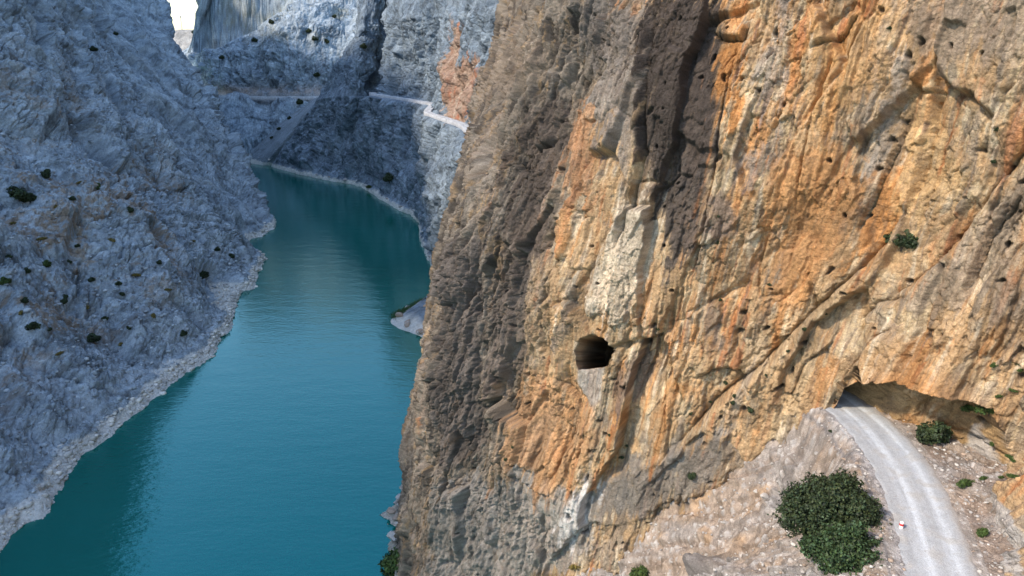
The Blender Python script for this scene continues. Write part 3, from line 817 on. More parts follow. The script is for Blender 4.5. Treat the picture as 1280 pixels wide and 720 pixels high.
# gravel road
ys = np.linspace(-30, 96, int(1500 * Q)); es = np.linspace(-HW - 0.5, HW + 0.5, int(70 * Q))
E, Yr = np.meshgrid(es, ys)
Xr = road_x(Yr) + E
wr = fbm(Xr, Yr, Xr * 0, 0.7, 4); wr2 = fbm(E * 2.2, Yr * 0.16, E * 0, 1.0, 4)
edge = sstep(HW + 0.5, HW - 0.3, np.abs(E) + 0.6 * wr)
zr = lerp(54.84, 55.02, edge) + 0.03 * wr - 0.05 * np.exp(-((np.abs(E - 0.1) - 0.95) / 0.3) ** 2) + 0.02 * wr2
c = np.zeros(E.shape + (3,), np.float32) + np.array((0.38, 0.395, 0.41))
trk = np.exp(-((E - 0.15 + 0.15 * wr2 + 0.95) / 0.6) ** 2) + np.exp(-((E - 0.15 + 0.25 * wr2 - 1.0) / 0.5) ** 2)
c = mixc(c, (0.56, 0.60, 0.64), 0.85 * np.clip(trk, 0, 1) * sstep(-0.6, 0.3, wr2 + 0.5 * wr + 0.3))
c = mixc(c, (0.36, 0.34, 0.31), 0.6 * sstep(0.0, 0.4, wr))
c = mixc(c, (0.37, 0.32, 0.27), 0.7 * sstep(HW - 0.8, HW + 0.2, E + 0.4 * wr))
wr3 = fbm(Xr, Yr, Xr * 0, 2.6, 4, 0.65)
c *= (1 + 0.16 * wr + 0.14 * wr2 + 0.28 * wr3)[..., None]
c = mixc(c, (0.27, 0.25, 0.23), 0.6 * sstep(0.22, 0.4, wr3 - 0.2 * wr))
o = grid_mesh('road', np.stack([Xr, Yr, zr], -1), c, M_road)
tag(o, kind='structure')

# far stretches of the same road, on the ledges
def ledge_road(pts, w):
    P3 = np.array(pts, float)
    t = np.linspace(0, len(P3) - 1, 30 * len(P3))
    Cc = np.stack([np.interp(t, range(len(P3)), P3[:, k]) for k in range(3)], -1)
    k = 9
    Cc = np.stack([np.convolve(np.pad(Cc[:, j], k, mode='edge'), np.ones(2 * k + 1) / (2 * k + 1), 'valid') for j in range(3)], -1)
    tg = np.gradient(Cc, axis=0); tg[:, 2] = 0; tg /= np.linalg.norm(tg, axis=1)[:, None]
    nr = np.stack([tg[:, 1], -tg[:, 0], 0 * tg[:, 0]], -1)
    off = np.linspace(-w / 2, w / 2, 8)
    G = Cc[:, None] + nr[:, None] * off[None, :, None]
    n = fbm(G[..., 0], G[..., 1], G[..., 2], 0.3, 3)
    G[..., 2] += 0.15 * n
    c = np.zeros(G.shape, np.float32) + np.array((0.46, 0.48, 0.50)); c *= (1 + 0.35 * n)[..., None]
    # gravel bed with sides
    top = G
    lo = np.concatenate([G[:, :1] - [0, 0, 3], top, G[:, -1:] - [0, 0, 3]], 1)
    c = np.concatenate([c[:, :1] * 0.6, c, c[:, -1:] * 0.6], 1)
    o = grid_mesh('road', lo, c, M_far)
    tag(o, kind='structure')
ledge_road([(-6, 255, 55.6), (-13.5, 284, 55.9), (-17.5, 322, 56.5), (-23, 356, 56.8), (-42, 402, 57.6), (-47, 412, 58), (-46, 440, 60), (-49, 448, 60.6), (-66, 474, 61.3), (-90, 503, 62.4), (-97, 523, 62.6)], 4.2)
ledge_road([(-150, 656, 51.6), (-185, 656, 51.8), (-215, 658, 51.6), (-250, 666, 51.8), (-300, 694, 52), (-345, 742, 52)], 6)

# ================================================================== river + ground
def plane(name, x0, x1, y0, y1, z, mat):
    me = raw_mesh(name, [(x0, y0, z), (x1, y0, z), (x1, y1, z), (x0, y1, z)], [(0, 1, 2, 3)])
    me.materials.append(mat)
    o = bpy.data.objects.new(name, me); COL.objects.link(o)
    return tag(o, kind='structure')
m, N, Lk, b = new_mat('river water', 0.05)
b.inputs['Base Color'].default_value = (0.0, 0.10, 0.085, 1)
b.inputs['IOR'].default_value = 2.0
b.inputs['Specular IOR Level'].default_value = 0.5
b.inputs['Specular Tint'].default_value = (0.08, 0.95, 1, 1)
geo = N.new('ShaderNodeNewGeometry')
mp = N.new('ShaderNodeMapping'); mp.inputs['Rotation'].default_value = (0, 0, math.radians(15)); mp.inputs['Scale'].default_value = (0.55, 1.2, 1)
Lk.new(geo.outputs['Position'], mp.inputs['Vector'])
a1 = N.new('ShaderNodeTexNoise'); a1.inputs['Scale'].default_value = 0.9; a1.inputs['Detail'].default_value = 4; a1.inputs['Roughness'].default_value = 0.55
a2 = N.new('ShaderNodeTexNoise'); a2.inputs['Scale'].default_value = 0.16; a2.inputs['Detail'].default_value = 3
Lk.new(mp.outputs[0], a1.inputs['Vector']); Lk.new(mp.outputs[0], a2.inputs['Vector'])
sc = N.new('ShaderNodeMath'); sc.operation = 'MULTIPLY_ADD'; sc.inputs[1].default_value = 2.0
Lk.new(a2.outputs['Fac'], sc.inputs[0]); Lk.new(a1.outputs['Fac'], sc.inputs[2])
bp = N.new('ShaderNodeBump'); bp.inputs['Strength'].default_value = 1.0; bp.inputs['Distance'].default_value = 0.05
Lk.new(sc.outputs[0], bp.inputs['Height']); Lk.new(bp.outputs['Normal'], b.inputs['Normal'])
n3 = N.new('ShaderNodeTexNoise'); n3.inputs['Scale'].default_value = 0.015; n3.inputs['Detail'].default_value = 3
Lk.new(geo.outputs['Position'], n3.inputs['Vector'])
cr = N.new('ShaderNodeValToRGB')
cr.color_ramp.elements[0].position = 0.3; cr.color_ramp.elements[0].color = (0.0, 0.088, 0.068, 1)
cr.color_ramp.elements[1].position = 0.7; cr.color_ramp.elements[1].color = (0.0, 0.112, 0.092, 1)
Lk.new(n3.outputs['Fac'], cr.inputs['Fac']); Lk.new(cr.outputs['Color'], b.inputs['Base Color'])
plane('river', -500, 120, -250, 800, 0.0, m)
gm = plain_mat('ground rock', (0.3, 0.28, 0.25), 0.95, 0.2, 0.05)
plane('ground', -4000, 4000, -4000, 5000, -8.0, gm)

# ---------------- low hill closing the notch
HC = [[(x, 800, 60), (x, 815, 90), (x, 830, 109.5 + 2 * math.sin(x * 0.05)), (x, 860, 104), (x, 900, 60)] for x in range(-520, -239, 40)]
rock_sheet('hill', HC, [12] * 7, [10] * 4, M_far, size=8.0, amp=0.4, flip_test=(0, -0.5, 0.8), flute=0)

# ================================================================== THINGS
PTS = np.concatenate([P[::3, ::3].reshape(-1, 3) for _, P in SHEETS])
_px, _py, _d = project(PTS)
def seen(x, y, r=2.5, zmax=1e9):
    """the point of the terrain that shows at this picture position"""
    e = (_px - x) ** 2 + (_py - y) ** 2
    e[_d < 1] = 1e9
    e[PTS[:, 2] > zmax] = 1e9; e[PTS[:, 2] < -0.5] = 1e9
    m = e < max(r * r, e.min() * 1.3)
    i = np.where(m, _d, 1e9).argmin()
    return PTS[i].astype(float)

def empty(name, loc, label, cat, group=None, rz=0.0, sc=1.0):
    o = bpy.data.objects.new(name, None); COL.objects.link(o)
    o.location = loc; o.rotation_euler = (0, 0, rz); o.scale = (sc, sc, sc)
    return tag(o, label, cat, group)
def child(name, me, mat, parent):
    if mat is not None and len(me.materials) == 0: me.materials.append(mat)
    o = bpy.data.objects.new(name, me); COL.objects.link(o); o.parent = parent
    return o

def tube_mesh(name, segs, n=7):
    """segs: list of (p0, p1, r0, r1)"""
    V, Fc = [], []
    for p0, p1, r0, r1 in segs:
        p0, p1 = Vector(p0), Vector(p1)
        ax = (p1 - p0).normalized(); a = ax.orthogonal().normalized(); b_ = ax.cross(a)
        k = len(V)
        for p, r in ((p0, r0), (p1, r1)):
            for i in range(n):
                t = 2 * math.pi * i / n
                V.append(tuple(p + (a * math.cos(t) + b_ * math.sin(t)) * r))
        for i in range(n):
            j = (i + 1) % n
            Fc.append((k + i, k + j, k + n + j, k + n + i))
        V.append(tuple(p1 + ax * r1 * 0.3)); c_ = len(V) - 1
        for i in range(0, n):
            Fc.append((k + n + i, k + n + (i + 1) % n, c_, c_))
    me = bpy.data.meshes.new(name)
    me.from_pydata(V, [], [f if f[2] != f[3] else f[:3] for f in Fc]); me.update()
    return me

def leaf_mesh(name, blobs, n, size, rng, tintv=0.45, flat=0.0):
    """blobs: (x,y,z,rx,ry,rz). n leaves spread through their outer shells"""
    B = np.array(blobs, float)
    w = B[:, 3] * B[:, 4] + B[:, 4] * B[:, 5]; w /= w.sum()
    k = rng.choice(len(B), n, p=w)
    d = rng.normal(size=(n, 3)); d /= np.linalg.norm(d, axis=1)[:, None]
    rad = rng.random(n) ** 0.45
    lump = 1 + 0.42 * perlin(d[:, 0] * 2.2 + k, d[:, 1] * 2.2, d[:, 2] * 2.2) + 0.22 * perlin(d[:, 0] * 6 + k, d[:, 1] * 6, d[:, 2] * 6)
    p = B[k, :3] + d * B[k, 3:] * (rad * lump)[:, None]
    keepm = perlin(p[:, 0] * 1.6 / (size * 5), p[:, 1] * 1.6 / (size * 5), p[:, 2] * 1.6 / (size * 5)) > -0.12
    keepm &= p[:, 2] > 0.02
    p, d, k = p[keepm], d[keepm], k[keepm]; n = len(p)
    nn = d + rng.normal(size=(n, 3)) * 0.9; nn[:, 2] += 0.3
    nn /= np.linalg.norm(nn, axis=1)[:, None]
    a = np.cross(nn, rng.normal(size=(n, 3))); a /= np.linalg.norm(a, axis=1)[:, None]
    b_ = np.cross(nn, a)
    sz = size * (0.6 + 0.8 * rng.random(n))[:, None]
    V = np.stack([p + a * sz, p + b_ * sz * 0.55, p - a * sz, p - b_ * sz * 0.55], 1).reshape(-1, 3)
    Fq = np.arange(4 * n).reshape(-1, 4)
    clump = perlin(p[:, 0] / (size * 6), p[:, 1] / (size * 6), p[:, 2] / (size * 6))
    t = np.clip(1 + 0.5 * clump + tintv * rng.normal(size=n), 0.3, 2.4)
    yel = rng.random(n)
    cc = np.stack([t * (1 + 0.35 * yel), t, t * (0.9 - 0.3 * yel)], -1)
    # the tint multiplies the leaf colour in the material, kept in 0..1
    return raw_mesh(name, V, Fq, np.repeat(cc * 0.4, 4, axis=0), smooth=False)
for m_ in (M_leaf_dark, M_leaf_mid, M_leaf_green, M_leaf_dry):
    for nd in m_.node_tree.nodes:
        if nd.type == 'VECT_MATH': nd.inputs[1].default_value = [v * 2.5 for v in nd.inputs[1].default_value]

def limbs(blobs, r0, rng, base=(0, 0, -0.3)):
    segs = []
    fork = (base[0], base[1], base[2] + 0.3 + r0 * 5)
    segs.append((base, fork, r0 * 1.25, r0))
    for bx, by, bz, rx, ry, rz in blobs:
        mid = (lerp(fork[0], bx, 0.5) + rng.normal() * r0, lerp(fork[1], by, 0.5) + rng.normal() * r0, lerp(fork[2], bz, 0.55))
        segs.append((fork, mid, r0 * 0.7, r0 * 0.5))
        segs.append((mid, (bx, by, bz), r0 * 0.5, r0 * 0.25))
        for q in range(4):
            dd = rng.normal(size=3); dd[2] = abs(dd[2]); dd /= np.linalg.norm(dd)
            segs.append(((bx, by, bz), (bx + dd[0] * rx * 0.8, by + dd[1] * ry * 0.8, bz + dd[2] * rz * 0.8), r0 * 0.25, r0 * 0.06))
    return segs

def plant(name, loc, label, cat, blobs, n, size, mat, r0, group=None, seed=1, rz=0, sc=1):
    rng = np.random.default_rng(seed)
    root = empty(name, loc, label, cat, group, rz, sc)
    child('crown', leaf_mesh('crown', blobs, n, size, rng), mat, root)
    child('trunk', tube_mesh('trunk', limbs(blobs, r0, rng)), M_bark, root)
    return root
def dup(root, loc, label=None, sc=None, rz=0, group=None):
    r = root.copy(); COL.objects.link(r); r.location = loc; r.rotation_euler = (0, 0, rz)
    if sc is not None: r.scale = (sc, sc, sc * random.uniform(0.8, 1.1))
    if label: r['label'] = label
    if group: r['group'] = group
    elif 'group' in r: del r['group']
    for ch in list(root.children):
        c_ = ch.copy(); COL.objects.link(c_); c_.parent = r
    return r

# the two big oaks at the edge of the road
def crown_blobs(rx, ry, h, n, seed):
    r = random.Random(seed); out = [(0, 0, h * 0.42, rx * 0.55, ry * 0.55, h * 0.36)]
    for i in range(n):
        a_ = i * 2.4 + r.uniform(-.4, .4); k = math.sqrt((i + 0.5) / n)
        zc = h * lerp(0.74, 0.25, k) + r.uniform(-0.10, 0.12) * h; q_ = r.uniform(0.22, 0.38)
        out.append((rx * 0.78 * k * math.cos(a_), ry * 0.78 * k * math.sin(a_), zc, rx * q_, ry * q_, h * q_ * 0.62))
    return out
p = seen(1033, 660)
plant('oak_tree', (p[0], p[1], p[2] - 0.7), 'larger dark evergreen tree standing left of the gravel road', 'tree',
      crown_blobs(4.2, 3.4, 6.4, 19, 3), 80000, 0.12, M_leaf_dark, 0.28, seed=3)
p = seen(1052, 702)
plant('oak_tree', (p[0] + 0.2, p[1], p[2] - 0.7), 'lower bushy tree just in front of the larger dark tree, cut by the bottom edge', 'tree',
      crown_blobs(3.4, 2.9, 4.6, 16, 8), 50000, 0.115, M_leaf_mid, 0.2, seed=5)
# shrubs with a look of their own
SB = [(0, 0, 0.55, 0.7, 0.65, 0.5), (0.5, 0.1, 0.4, 0.5, 0.5, 0.4), (-0.45, -0.1, 0.45, 0.5, 0.5, 0.4), (0.1, -0.3, 0.9, 0.4, 0.4, 0.35)]
SB2 = [(0, 0, 0.5, 0.9, 0.6, 0.45), (0.8, 0.2, 0.4, 0.6, 0.5, 0.35), (-0.8, 0, 0.35, 0.55, 0.5, 0.35)]
proto_a = plant('shrub', seen(1166, 552), 'dark thorny shrub against the back wall of the road cave', 'shrub', SB, 9000, 0.085, M_leaf_dark, 0.06, seed=8, sc=1.75)
proto_b = plant('shrub', seen(505, 716), 'dense green bush between the water and the foot of the big cliff', 'shrub', SB, 9000, 0.085, M_leaf_green, 0.06, seed=9, sc=4.2)
proto_c = plant('shrub', seen(1236, 519), 'grey green shrub hanging on the right end of the cave lip', 'shrub', SB2, 6000, 0.08, M_leaf_green, 0.05, seed=10, sc=1.0)
proto_d = plant('shrub', seen(720, 712), 'yellow green grassy tuft on the scree near the bottom edge', 'shrub', SB2, 3000, 0.09, M_leaf_dry, 0.04, seed=12, sc=0.75)
def put(proto, x, y, sc, label, dz=-0.05, group=None, toward=0.0):
    q = seen(x, y)
    v = Vector((-q[0], -q[1], 0)).normalized() * toward
    return dup(proto, (q[0] + v.x, q[1] + v.y, q[2] + dz * sc), label, sc, random.uniform(0, 6.28), group)
put(proto_a, 1126, 308, 1.7, 'leafy dark bush growing from the big diagonal ledge high on the ochre wall')
put(proto_a, 938, 514, 0.55, 'small dark bush on the ochre wall left of the road cave')
put(proto_c, 1205, 606, 0.65, 'low green shrub at the right edge of the road below the cave')
put(proto_b, 1228, 668, 0.55, 'small round green shrub on brown soil right of the road')
put(proto_c, 1212, 515, 0.7, 'darker leafy tuft beside the shrub on the cave lip')
put(proto_b, 800, 722, 1.5, 'spreading bright green bush at the bottom edge under the rock overhang')
put(proto_b, 683, 718, 0.95, 'low green bush at the bottom edge left of the yellow tuft')
put(proto_a, 865, 598, 0.7, 'dark shrub where the leaning grey slab meets the scree')
put(proto_a, 376, 128, 3.6, 'single round dark tree at the end of the farthest road')
put(proto_a, 487, 224, 4.6, 'tall dark shrub on the far shore below the fin of rock')
put(proto_b, 462, 232, 2.2, 'low dark shrub on the far shore left of the tall one')
put(proto_a, 24, 246, 3.6, 'widest dark green bush, at the left edge of the pale slope')
put(proto_a, 38, 250, 2.6, 'dark bush touching the right side of the widest one at the left edge')
put(proto_a, 59, 221, 2.3, 'dark green bush just above the widest bush on the pale slope')
put(proto_b, 58, 332, 1.9, 'bright green bush alone on the middle of the pale slope')
put(proto_b, 3, 356, 1.7, 'green bush cut by the left edge of the photo')
put(proto_a, 118, 426, 2.3, 'round dark green bush lowest on the pale slope, above the shore')
put(proto_a, 40, 413, 2.0, 'flat dark bush left of the lowest round bush')
put(proto_a, 255, 345, 2.8, 'dark bush above the shore by the bend of the pale rim')
put(proto_b, 122, 236, 1.8, 'green tuft on the slope between two rock ribs')
SG = 'tiny dark shrub dotted on the pale left mountain'
for x, y, s_ in [(90, 250, 1.3), (165, 265, 1.6), (80, 380, 1.4), (35, 340, 1.2), (62, 415, 0.9), (10, 322, 1), (33, 378, 1.2), (115, 352, 1.2), (150, 355, 1.1), (84, 372, 1), (155, 371, 1.1),
                (147, 43, 1.8), (118, 62, 2.0), (290, 320, 1.6), (272, 312, 1.4), (85, 330, 1.1), (230, 420, 1.3), (160, 410, 1), (200, 330, 1.1), (130, 400, 1.1), (95, 310, 1)]:
    put(proto_a, x, y, s_, SG, group='tiny shrubs on the left mountain')
SG = 'low dry yellowish tuft on the pale left mountain'
for x, y, s_ in [(70, 262, 1.6), (100, 230, 1.5), (140, 300, 1.8), (50, 300, 1.6), (170, 345, 1.6), (190, 395, 1.7), (25, 395, 1.5), (110, 385, 1.6), (210, 362, 1.5), (75, 445, 1.3), (150, 430, 1.4), (240, 300, 1.6), (15, 280, 1.6)]:
    put(proto_d, x, y, 0.7 * s_, SG, group='dry tufts on the left mountain')
SG = 'tiny dark shrub rooted in the far shaded cliffs'
for x, y, s_ in [(243, 42, 3), (319, 50, 3), (385, 40, 3), (396, 50, 4), (410, 52, 3), (340, 28, 3), (278, 72, 3), (455, 60, 3), (396, 96, 3.6), (300, 34, 3), (418, 20, 3), (348, 160, 2.4), (338, 172, 2.0), (360, 148, 2.2)]:
    put(proto_a, x, y, s_, SG, group='tiny shrubs on the far cliffs')
SG = 'tiny shrub clinging to the pale wall right of the cave'
for x, y, s_ in [(1238, 556, .3), (1262, 572, .3), (1268, 598, .35), (1272, 600, .3), (1256, 598, .25), (1242, 460, .35), (1270, 455, .3), (1262, 488, .3), (1248, 498, .25), (1276, 462, .3), (1228, 598, .3)]:
    put(proto_c, x, y, s_ * 1.2, SG, group='tiny shrubs right of the cave')
SG = 'tiny dark tuft dotted on the ochre wall'
for x, y, s_ in [(1240, 205, .35), (1246, 165, .3), (915, 503, .35), (918, 498, .3), (900, 375, .25), (960, 358, .25), (897, 272, .25), (895, 305, .3), (820, 412, .25), (1005, 412, .3), (1030, 395, .25), (985, 440, .25), (946, 160, .2), (1112, 38, .25),
                (783, 560, .3), (775, 574, .35), (760, 545, .25), (630, 575, .35), (640, 560, .3), (1040, 540, .25), (955, 470, .2), (865, 520, .3), (888, 505, .25), (905, 478, .35)]:
    put(proto_a, x, y, s_, SG, group='tiny tufts on the ochre wall')

# grass strip behind the rock shelf
rng = np.random.default_rng(4)
V = []; cc = []
for i in range(9000):
    t = rng.random(); q = np.array([lerp(-40, -27, t), lerp(243, 262, t), 0]) + np.array([rng.normal() * 1.2, rng.normal() * 1.8, 0])
    h = 0.5 + 1.4 * rng.random(); a = rng.random() * 6.28; dx, dy = math.cos(a) * 0.12, math.sin(a) * 0.12
    lx, ly = rng.normal() * 0.4, rng.normal() * 0.4
    z0 = 0.1 + 1.2 * t
    V += [(q[0] - dx, q[1] - dy, z0 - .3), (q[0] + dx, q[1] + dy, z0 - .3), (q[0] + lx + dx * .3, q[1] + ly, z0 + h), (q[0] + lx - dx * .3, q[1] + ly, z0 + h)]
    cc += [(0.4 + 0.2 * rng.random(),) * 3] * 4
me = raw_mesh('grass', V, np.arange(len(V)).reshape(-1, 4), np.array(cc), smooth=False); me.materials.append(M_leaf_green)
o = bpy.data.objects.new('grass', me); COL.objects.link(o); tag(o, 'strip of tall green grass along the rock shelf at the water', 'grass', kind='stuff')

# loose stones
M_stone = rock_mat('loose stone', 9.0, 0.05, contrast=0.25)
def stone_mesh(seed, tone):
    bm = __import__('bmesh').new()
    import bmesh
    bmesh.ops.create_icosphere(bm, subdivisions=3, radius=0.5)
    r = random.Random(seed)
    cuts = [(Vector((r.gauss(0, 1), r.gauss(0, 1), r.gauss(0, 1))).normalized(), r.uniform(0.26, 0.42)) for _ in range(11)]
    for v in bm.verts:
        for n_, d_ in cuts:
            k = v.co.dot(n_) - d_
            if k > 0: v.co -= n_ * k
        v.co *= 1 + r.uniform(-0.02, 0.02)
        v.co.z *= 0.75
    me = bpy.data.meshes.new('stone'); bm.to_mesh(me); bm.free()
    a = me.color_attributes.new('tint', 'FLOAT_COLOR', 'POINT')
    for i in range(len(me.vertices)): a.data[i].color = (*tone, 1)
    me.materials.append(M_stone)
    return me
tones = [(0.42, 0.40, 0.37), (0.34, 0.32, 0.30), (0.50, 0.47, 0.43), (0.36, 0.28, 0.22)]
stones = [stone_mesh(i, tones[i % 4]) for i in range(8)]
rr = random.Random(21)
Pscr = dict(SHEETS)['scree']
def scatter(count, xr, yr, smin, smax, label, group, cond=None, name='loose_stone'):
    n = 0; tries = 0
    while n < count and tries < count * 30:
        tries += 1
        i = rr.randrange(Pscr.shape[0]); j = rr.randrange(Pscr.shape[1])
        q = Pscr[i, j]
        if not (xr[0] < q[0] < xr[1] and yr[0] < q[1] < yr[1]): continue
        e_ = q[0] - float(road_x(q[1]))
        if abs(e_) < HW + 0.7: continue
        if cond and not cond(q, e_): continue
        s_ = smin * (smax / smin) ** (rr.random() ** 2.2)
        o = bpy.data.objects.new(name, rr.choice(stones)); COL.objects.link(o)
        o.location = (q[0], q[1], q[2] + 0.12 * s_)
        o.scale = (s_ * rr.uniform(0.8, 1.3), s_ * rr.uniform(0.7, 1.1), s_ * rr.uniform(0.6, 1.0))
        o.rotation_euler = (rr.uniform(-.5, .5), rr.uniform(-.5, .5), rr.uniform(0, 6.28))
        tag(o, label, 'stone', group)
        n += 1
scatter(230, (3, 31), (42, 80), 0.16, 0.75, 'loose angular stone lying on the scree below the road', 'loose stones on the scree slope', lambda q, e_: e_ < 0)
scatter(50, (28, 46), (40, 62), 0.12, 0.5, 'loose angular stone on the brown ground right of the road', 'stones right of the road', lambda q, e_: e_ > 0)
def rubble(name, P, pick_ok, n, smin, smax, label, tones_, seed):
    rng = np.random.default_rng(seed)
    me0 = stone_mesh(3, (1, 1, 1)); 
    import bmesh
    bm = bmesh.new(); bmesh.ops.create_icosphere(bm, subdivisions=1, radius=0.5)
    base = np.array([v.co[:] for v in bm.verts]); tri = np.array([[v.index for v in f.verts] for f in bm.faces]); bm.free()
    flat_ = P.reshape(-1, 3); ok = np.nonzero(pick_ok(P).ravel())[0]
    idx = rng.choice(ok, n); c0 = flat_[idx]
    s_ = smin * (smax / smin) ** (rng.random(n) ** 2.5)
    V = base[None] * (0.75 + 0.5 * rng.random((n, len(base), 1)))
    V = np.clip(V, -0.40, 0.40) * np.stack([s_ * rng.uniform(.8, 1.5, n), s_ * rng.uniform(.7, 1.2, n), s_ * rng.uniform(.5, .9, n)], -1)[:, None]
    a = rng.random(n) * 6.28; ca_, sa_ = np.cos(a)[:, None], np.sin(a)[:, None]
    V = np.stack([V[..., 0] * ca_ - V[..., 1] * sa_, V[..., 0] * sa_ + V[..., 1] * ca_, V[..., 2]], -1) + c0[:, None] + np.array([0, 0, 1]) * 0.1 * s_[:, None, None]
    Fc = tri[None] + (np.arange(n) * len(base))[:, None, None]
    tn = np.array(tones_)[rng.integers(0, len(tones_), n)] * rng.uniform(0.7, 1.25, n)[:, None]
    me = raw_mesh(name, V.reshape(-1, 3), Fc.reshape(-1, 3), np.repeat(tn, len(base), axis=0), smooth=False); me.materials.append(M_stone)
    o = bpy.data.objects.new(name, me); COL.objects.link(o)
    tag(o, label, 'rubble', kind='stuff')
def ok_scree(P):
    e_ = P[..., 0] - road_x(P[..., 1])
    return (np.abs(e_) > HW + 0.1) & (P[..., 2] > 8) & (P[..., 2] < 58)
rubble('rubble', Pscr, ok_scree, 15000, 0.07, 0.42, 'small broken stones strewn over the scree by the road', tones, 5)
Pl = dict(SHEETS)['mountain_slope']
nl = normals(Pl, 3)
gentle = (np.abs(nl[..., 2]) > 0.50)
rubble('rubble', Pl, lambda P: (P[..., 2] > -0.3) & (P[..., 2] < 2.4) & (P[..., 1] > 80) & (P[..., 1] < 420), 2600, 0.35, 2.0, 'pale washed blocks along the left waterline',
       [(0.70, 0.66, 0.58), (0.60, 0.57, 0.51), (0.50, 0.48, 0.44)], 16)
rubble('rubble', Pl, lambda P: gentle & (P[..., 2] > 2) & (P[..., 2] < 75) & (P[..., 1] > 90) & (P[..., 1] < 330), 6000, 0.3, 1.7, 'broken pale blocks lying over the left mountain slope',
       [(0.33, 0.375, 0.40), (0.43, 0.47, 0.49), (0.24, 0.27, 0.29)], 6)
q = seen(953, 621)
o = bpy.data.objects.new('boulder', stones[2]); COL.objects.link(o); o.location = (q[0], q[1], q[2] + 0.15); o.scale = (1.3, 0.9, 0.8); o.rotation_euler = (0.1, 0.2, 0.6)
tag(o, 'palest flat boulder on the scree up and left of the big dark tree', 'boulder')

def boulders(pts, smin, smax, label, group):
    for x, y in pts:
        q = seen(x, y, 2.5, 6.5); s_ = rr.uniform(smin, smax)
        o = bpy.data.objects.new('boulder', rr.choice(stones)); COL.objects.link(o)
        o.location = (q[0], q[1], q[2] + 0.1 * s_); o.scale = (s_ * rr.uniform(.9, 1.5), s_ * rr.uniform(.7, 1.1), s_ * rr.uniform(.6, .9))
        o.rotation_euler = (rr.uniform(-.4, .4), rr.uniform(-.4, .4), rr.uniform(0, 6.28)); tag(o, label, 'boulder', group)
boulders([(497, 405), (502, 410), (508, 417), (514, 424), (505, 400), (512, 396), (520, 392), (520, 408), (527, 402), (515, 410), (524, 418), (530, 390), (519, 427), (509, 405), (528, 412)], 1.6, 4.2,
         'pale boulder on the small rock spit on the right bank', 'boulders on the right bank spit')
boulders([(487, 640), (492, 628), (498, 620), (503, 632), (495, 648), (488, 660), (500, 655), (508, 645), (492, 675), (503, 670), (510, 662), (484, 668)], 1.0, 2.6,
         'pale boulder on the rock shelf at the foot of the big cliff', 'boulders at the foot of the big cliff')
boulders([(480, 252), (500, 258), (515, 264), (525, 274), (528, 290), (535, 322), (455, 234), (430, 228), (410, 220), (395, 216), (350, 205), (335, 202), (322, 196)], 1.6, 3.4,
         'pale washed boulder along the far shore under the shaded cliffs', 'boulders along the far shore')

# red and white marker at the edge of the road
M_white = plain_mat('white paint', (0.75, 0.74, 0.72), 0.6, 0.1, 8)
M_red = plain_mat('red paint', (0.5, 0.03, 0.03), 0.5, 0.2, 8)
q = seen(1128, 660)
mk = empty('road_marker', (q[0], q[1], q[2]), 'small white roadside marker with a red band beside the gravel road', 'marker')
def lathe(name, prof, n=20):
    V = [(r * math.cos(2 * math.pi * i / n), r * math.sin(2 * math.pi * i / n), z) for r, z in prof for i in range(n)]
    Fc = [(k * n + i, k * n + (i + 1) % n, (k + 1) * n + (i + 1) % n, (k + 1) * n + i) for k in range(len(prof) - 1) for i in range(n)]
    me = bpy.data.meshes.new(name); me.from_pydata(V, [], Fc); me.update(); return me
child('post', lathe('post', [(0.19, -0.3), (0.18, 0.3), (0.17, 0.7), (0.14, 0.76), (0.0, 0.78)]), M_white, mk)
child('red_band', lathe('red_band', [(0.175, 0.40), (0.19, 0.41), (0.185, 0.60), (0.17, 0.61)]), M_red, mk)
mk.scale = (0.85, 0.85, 0.85)
child('base', lathe('base', [(0.26, -0.2), (0.26, 0.05), (0.20, 0.09), (0.18, 0.09)]), M_white, mk)

# thin mast on the hill seen through the notch
M_metal = plain_mat('galvanised steel', (0.3, 0.3, 0.31), 0.5, 0.1, 2)
mz = 101.0; mt = empty('mast', (-0.4256 * 832, 832, mz), 'thin lattice mast on the skyline in the notch of sky', 'mast')
segs = []
for k in range(3):
    a = 2 * math.pi * k / 3; segs.append(((0.7 * math.cos(a), 0.7 * math.sin(a), 0), (0.25 * math.cos(a), 0.25 * math.sin(a), 22), 0.10, 0.08))
    for j in range(11):
        f0, f1 = j / 11, (j + 1) / 11; r0 = lerp(0.7, 0.25, f0); r1 = lerp(0.7, 0.25, f1); b2 = a + 2 * math.pi / 3
        segs.append(((r0 * math.cos(a), r0 * math.sin(a), 22 * f0), (r1 * math.cos(b2), r1 * math.sin(b2), 22 * f1), 0.05, 0.05))
child('tower', tube_mesh('tower', segs, 5), M_metal, mt)
child('antenna', lathe('antenna', [(0.0, 22), (0.5, 22.2), (0.6, 23.2), (0.5, 24.2), (0.0, 24.4)], 10), M_metal, mt)

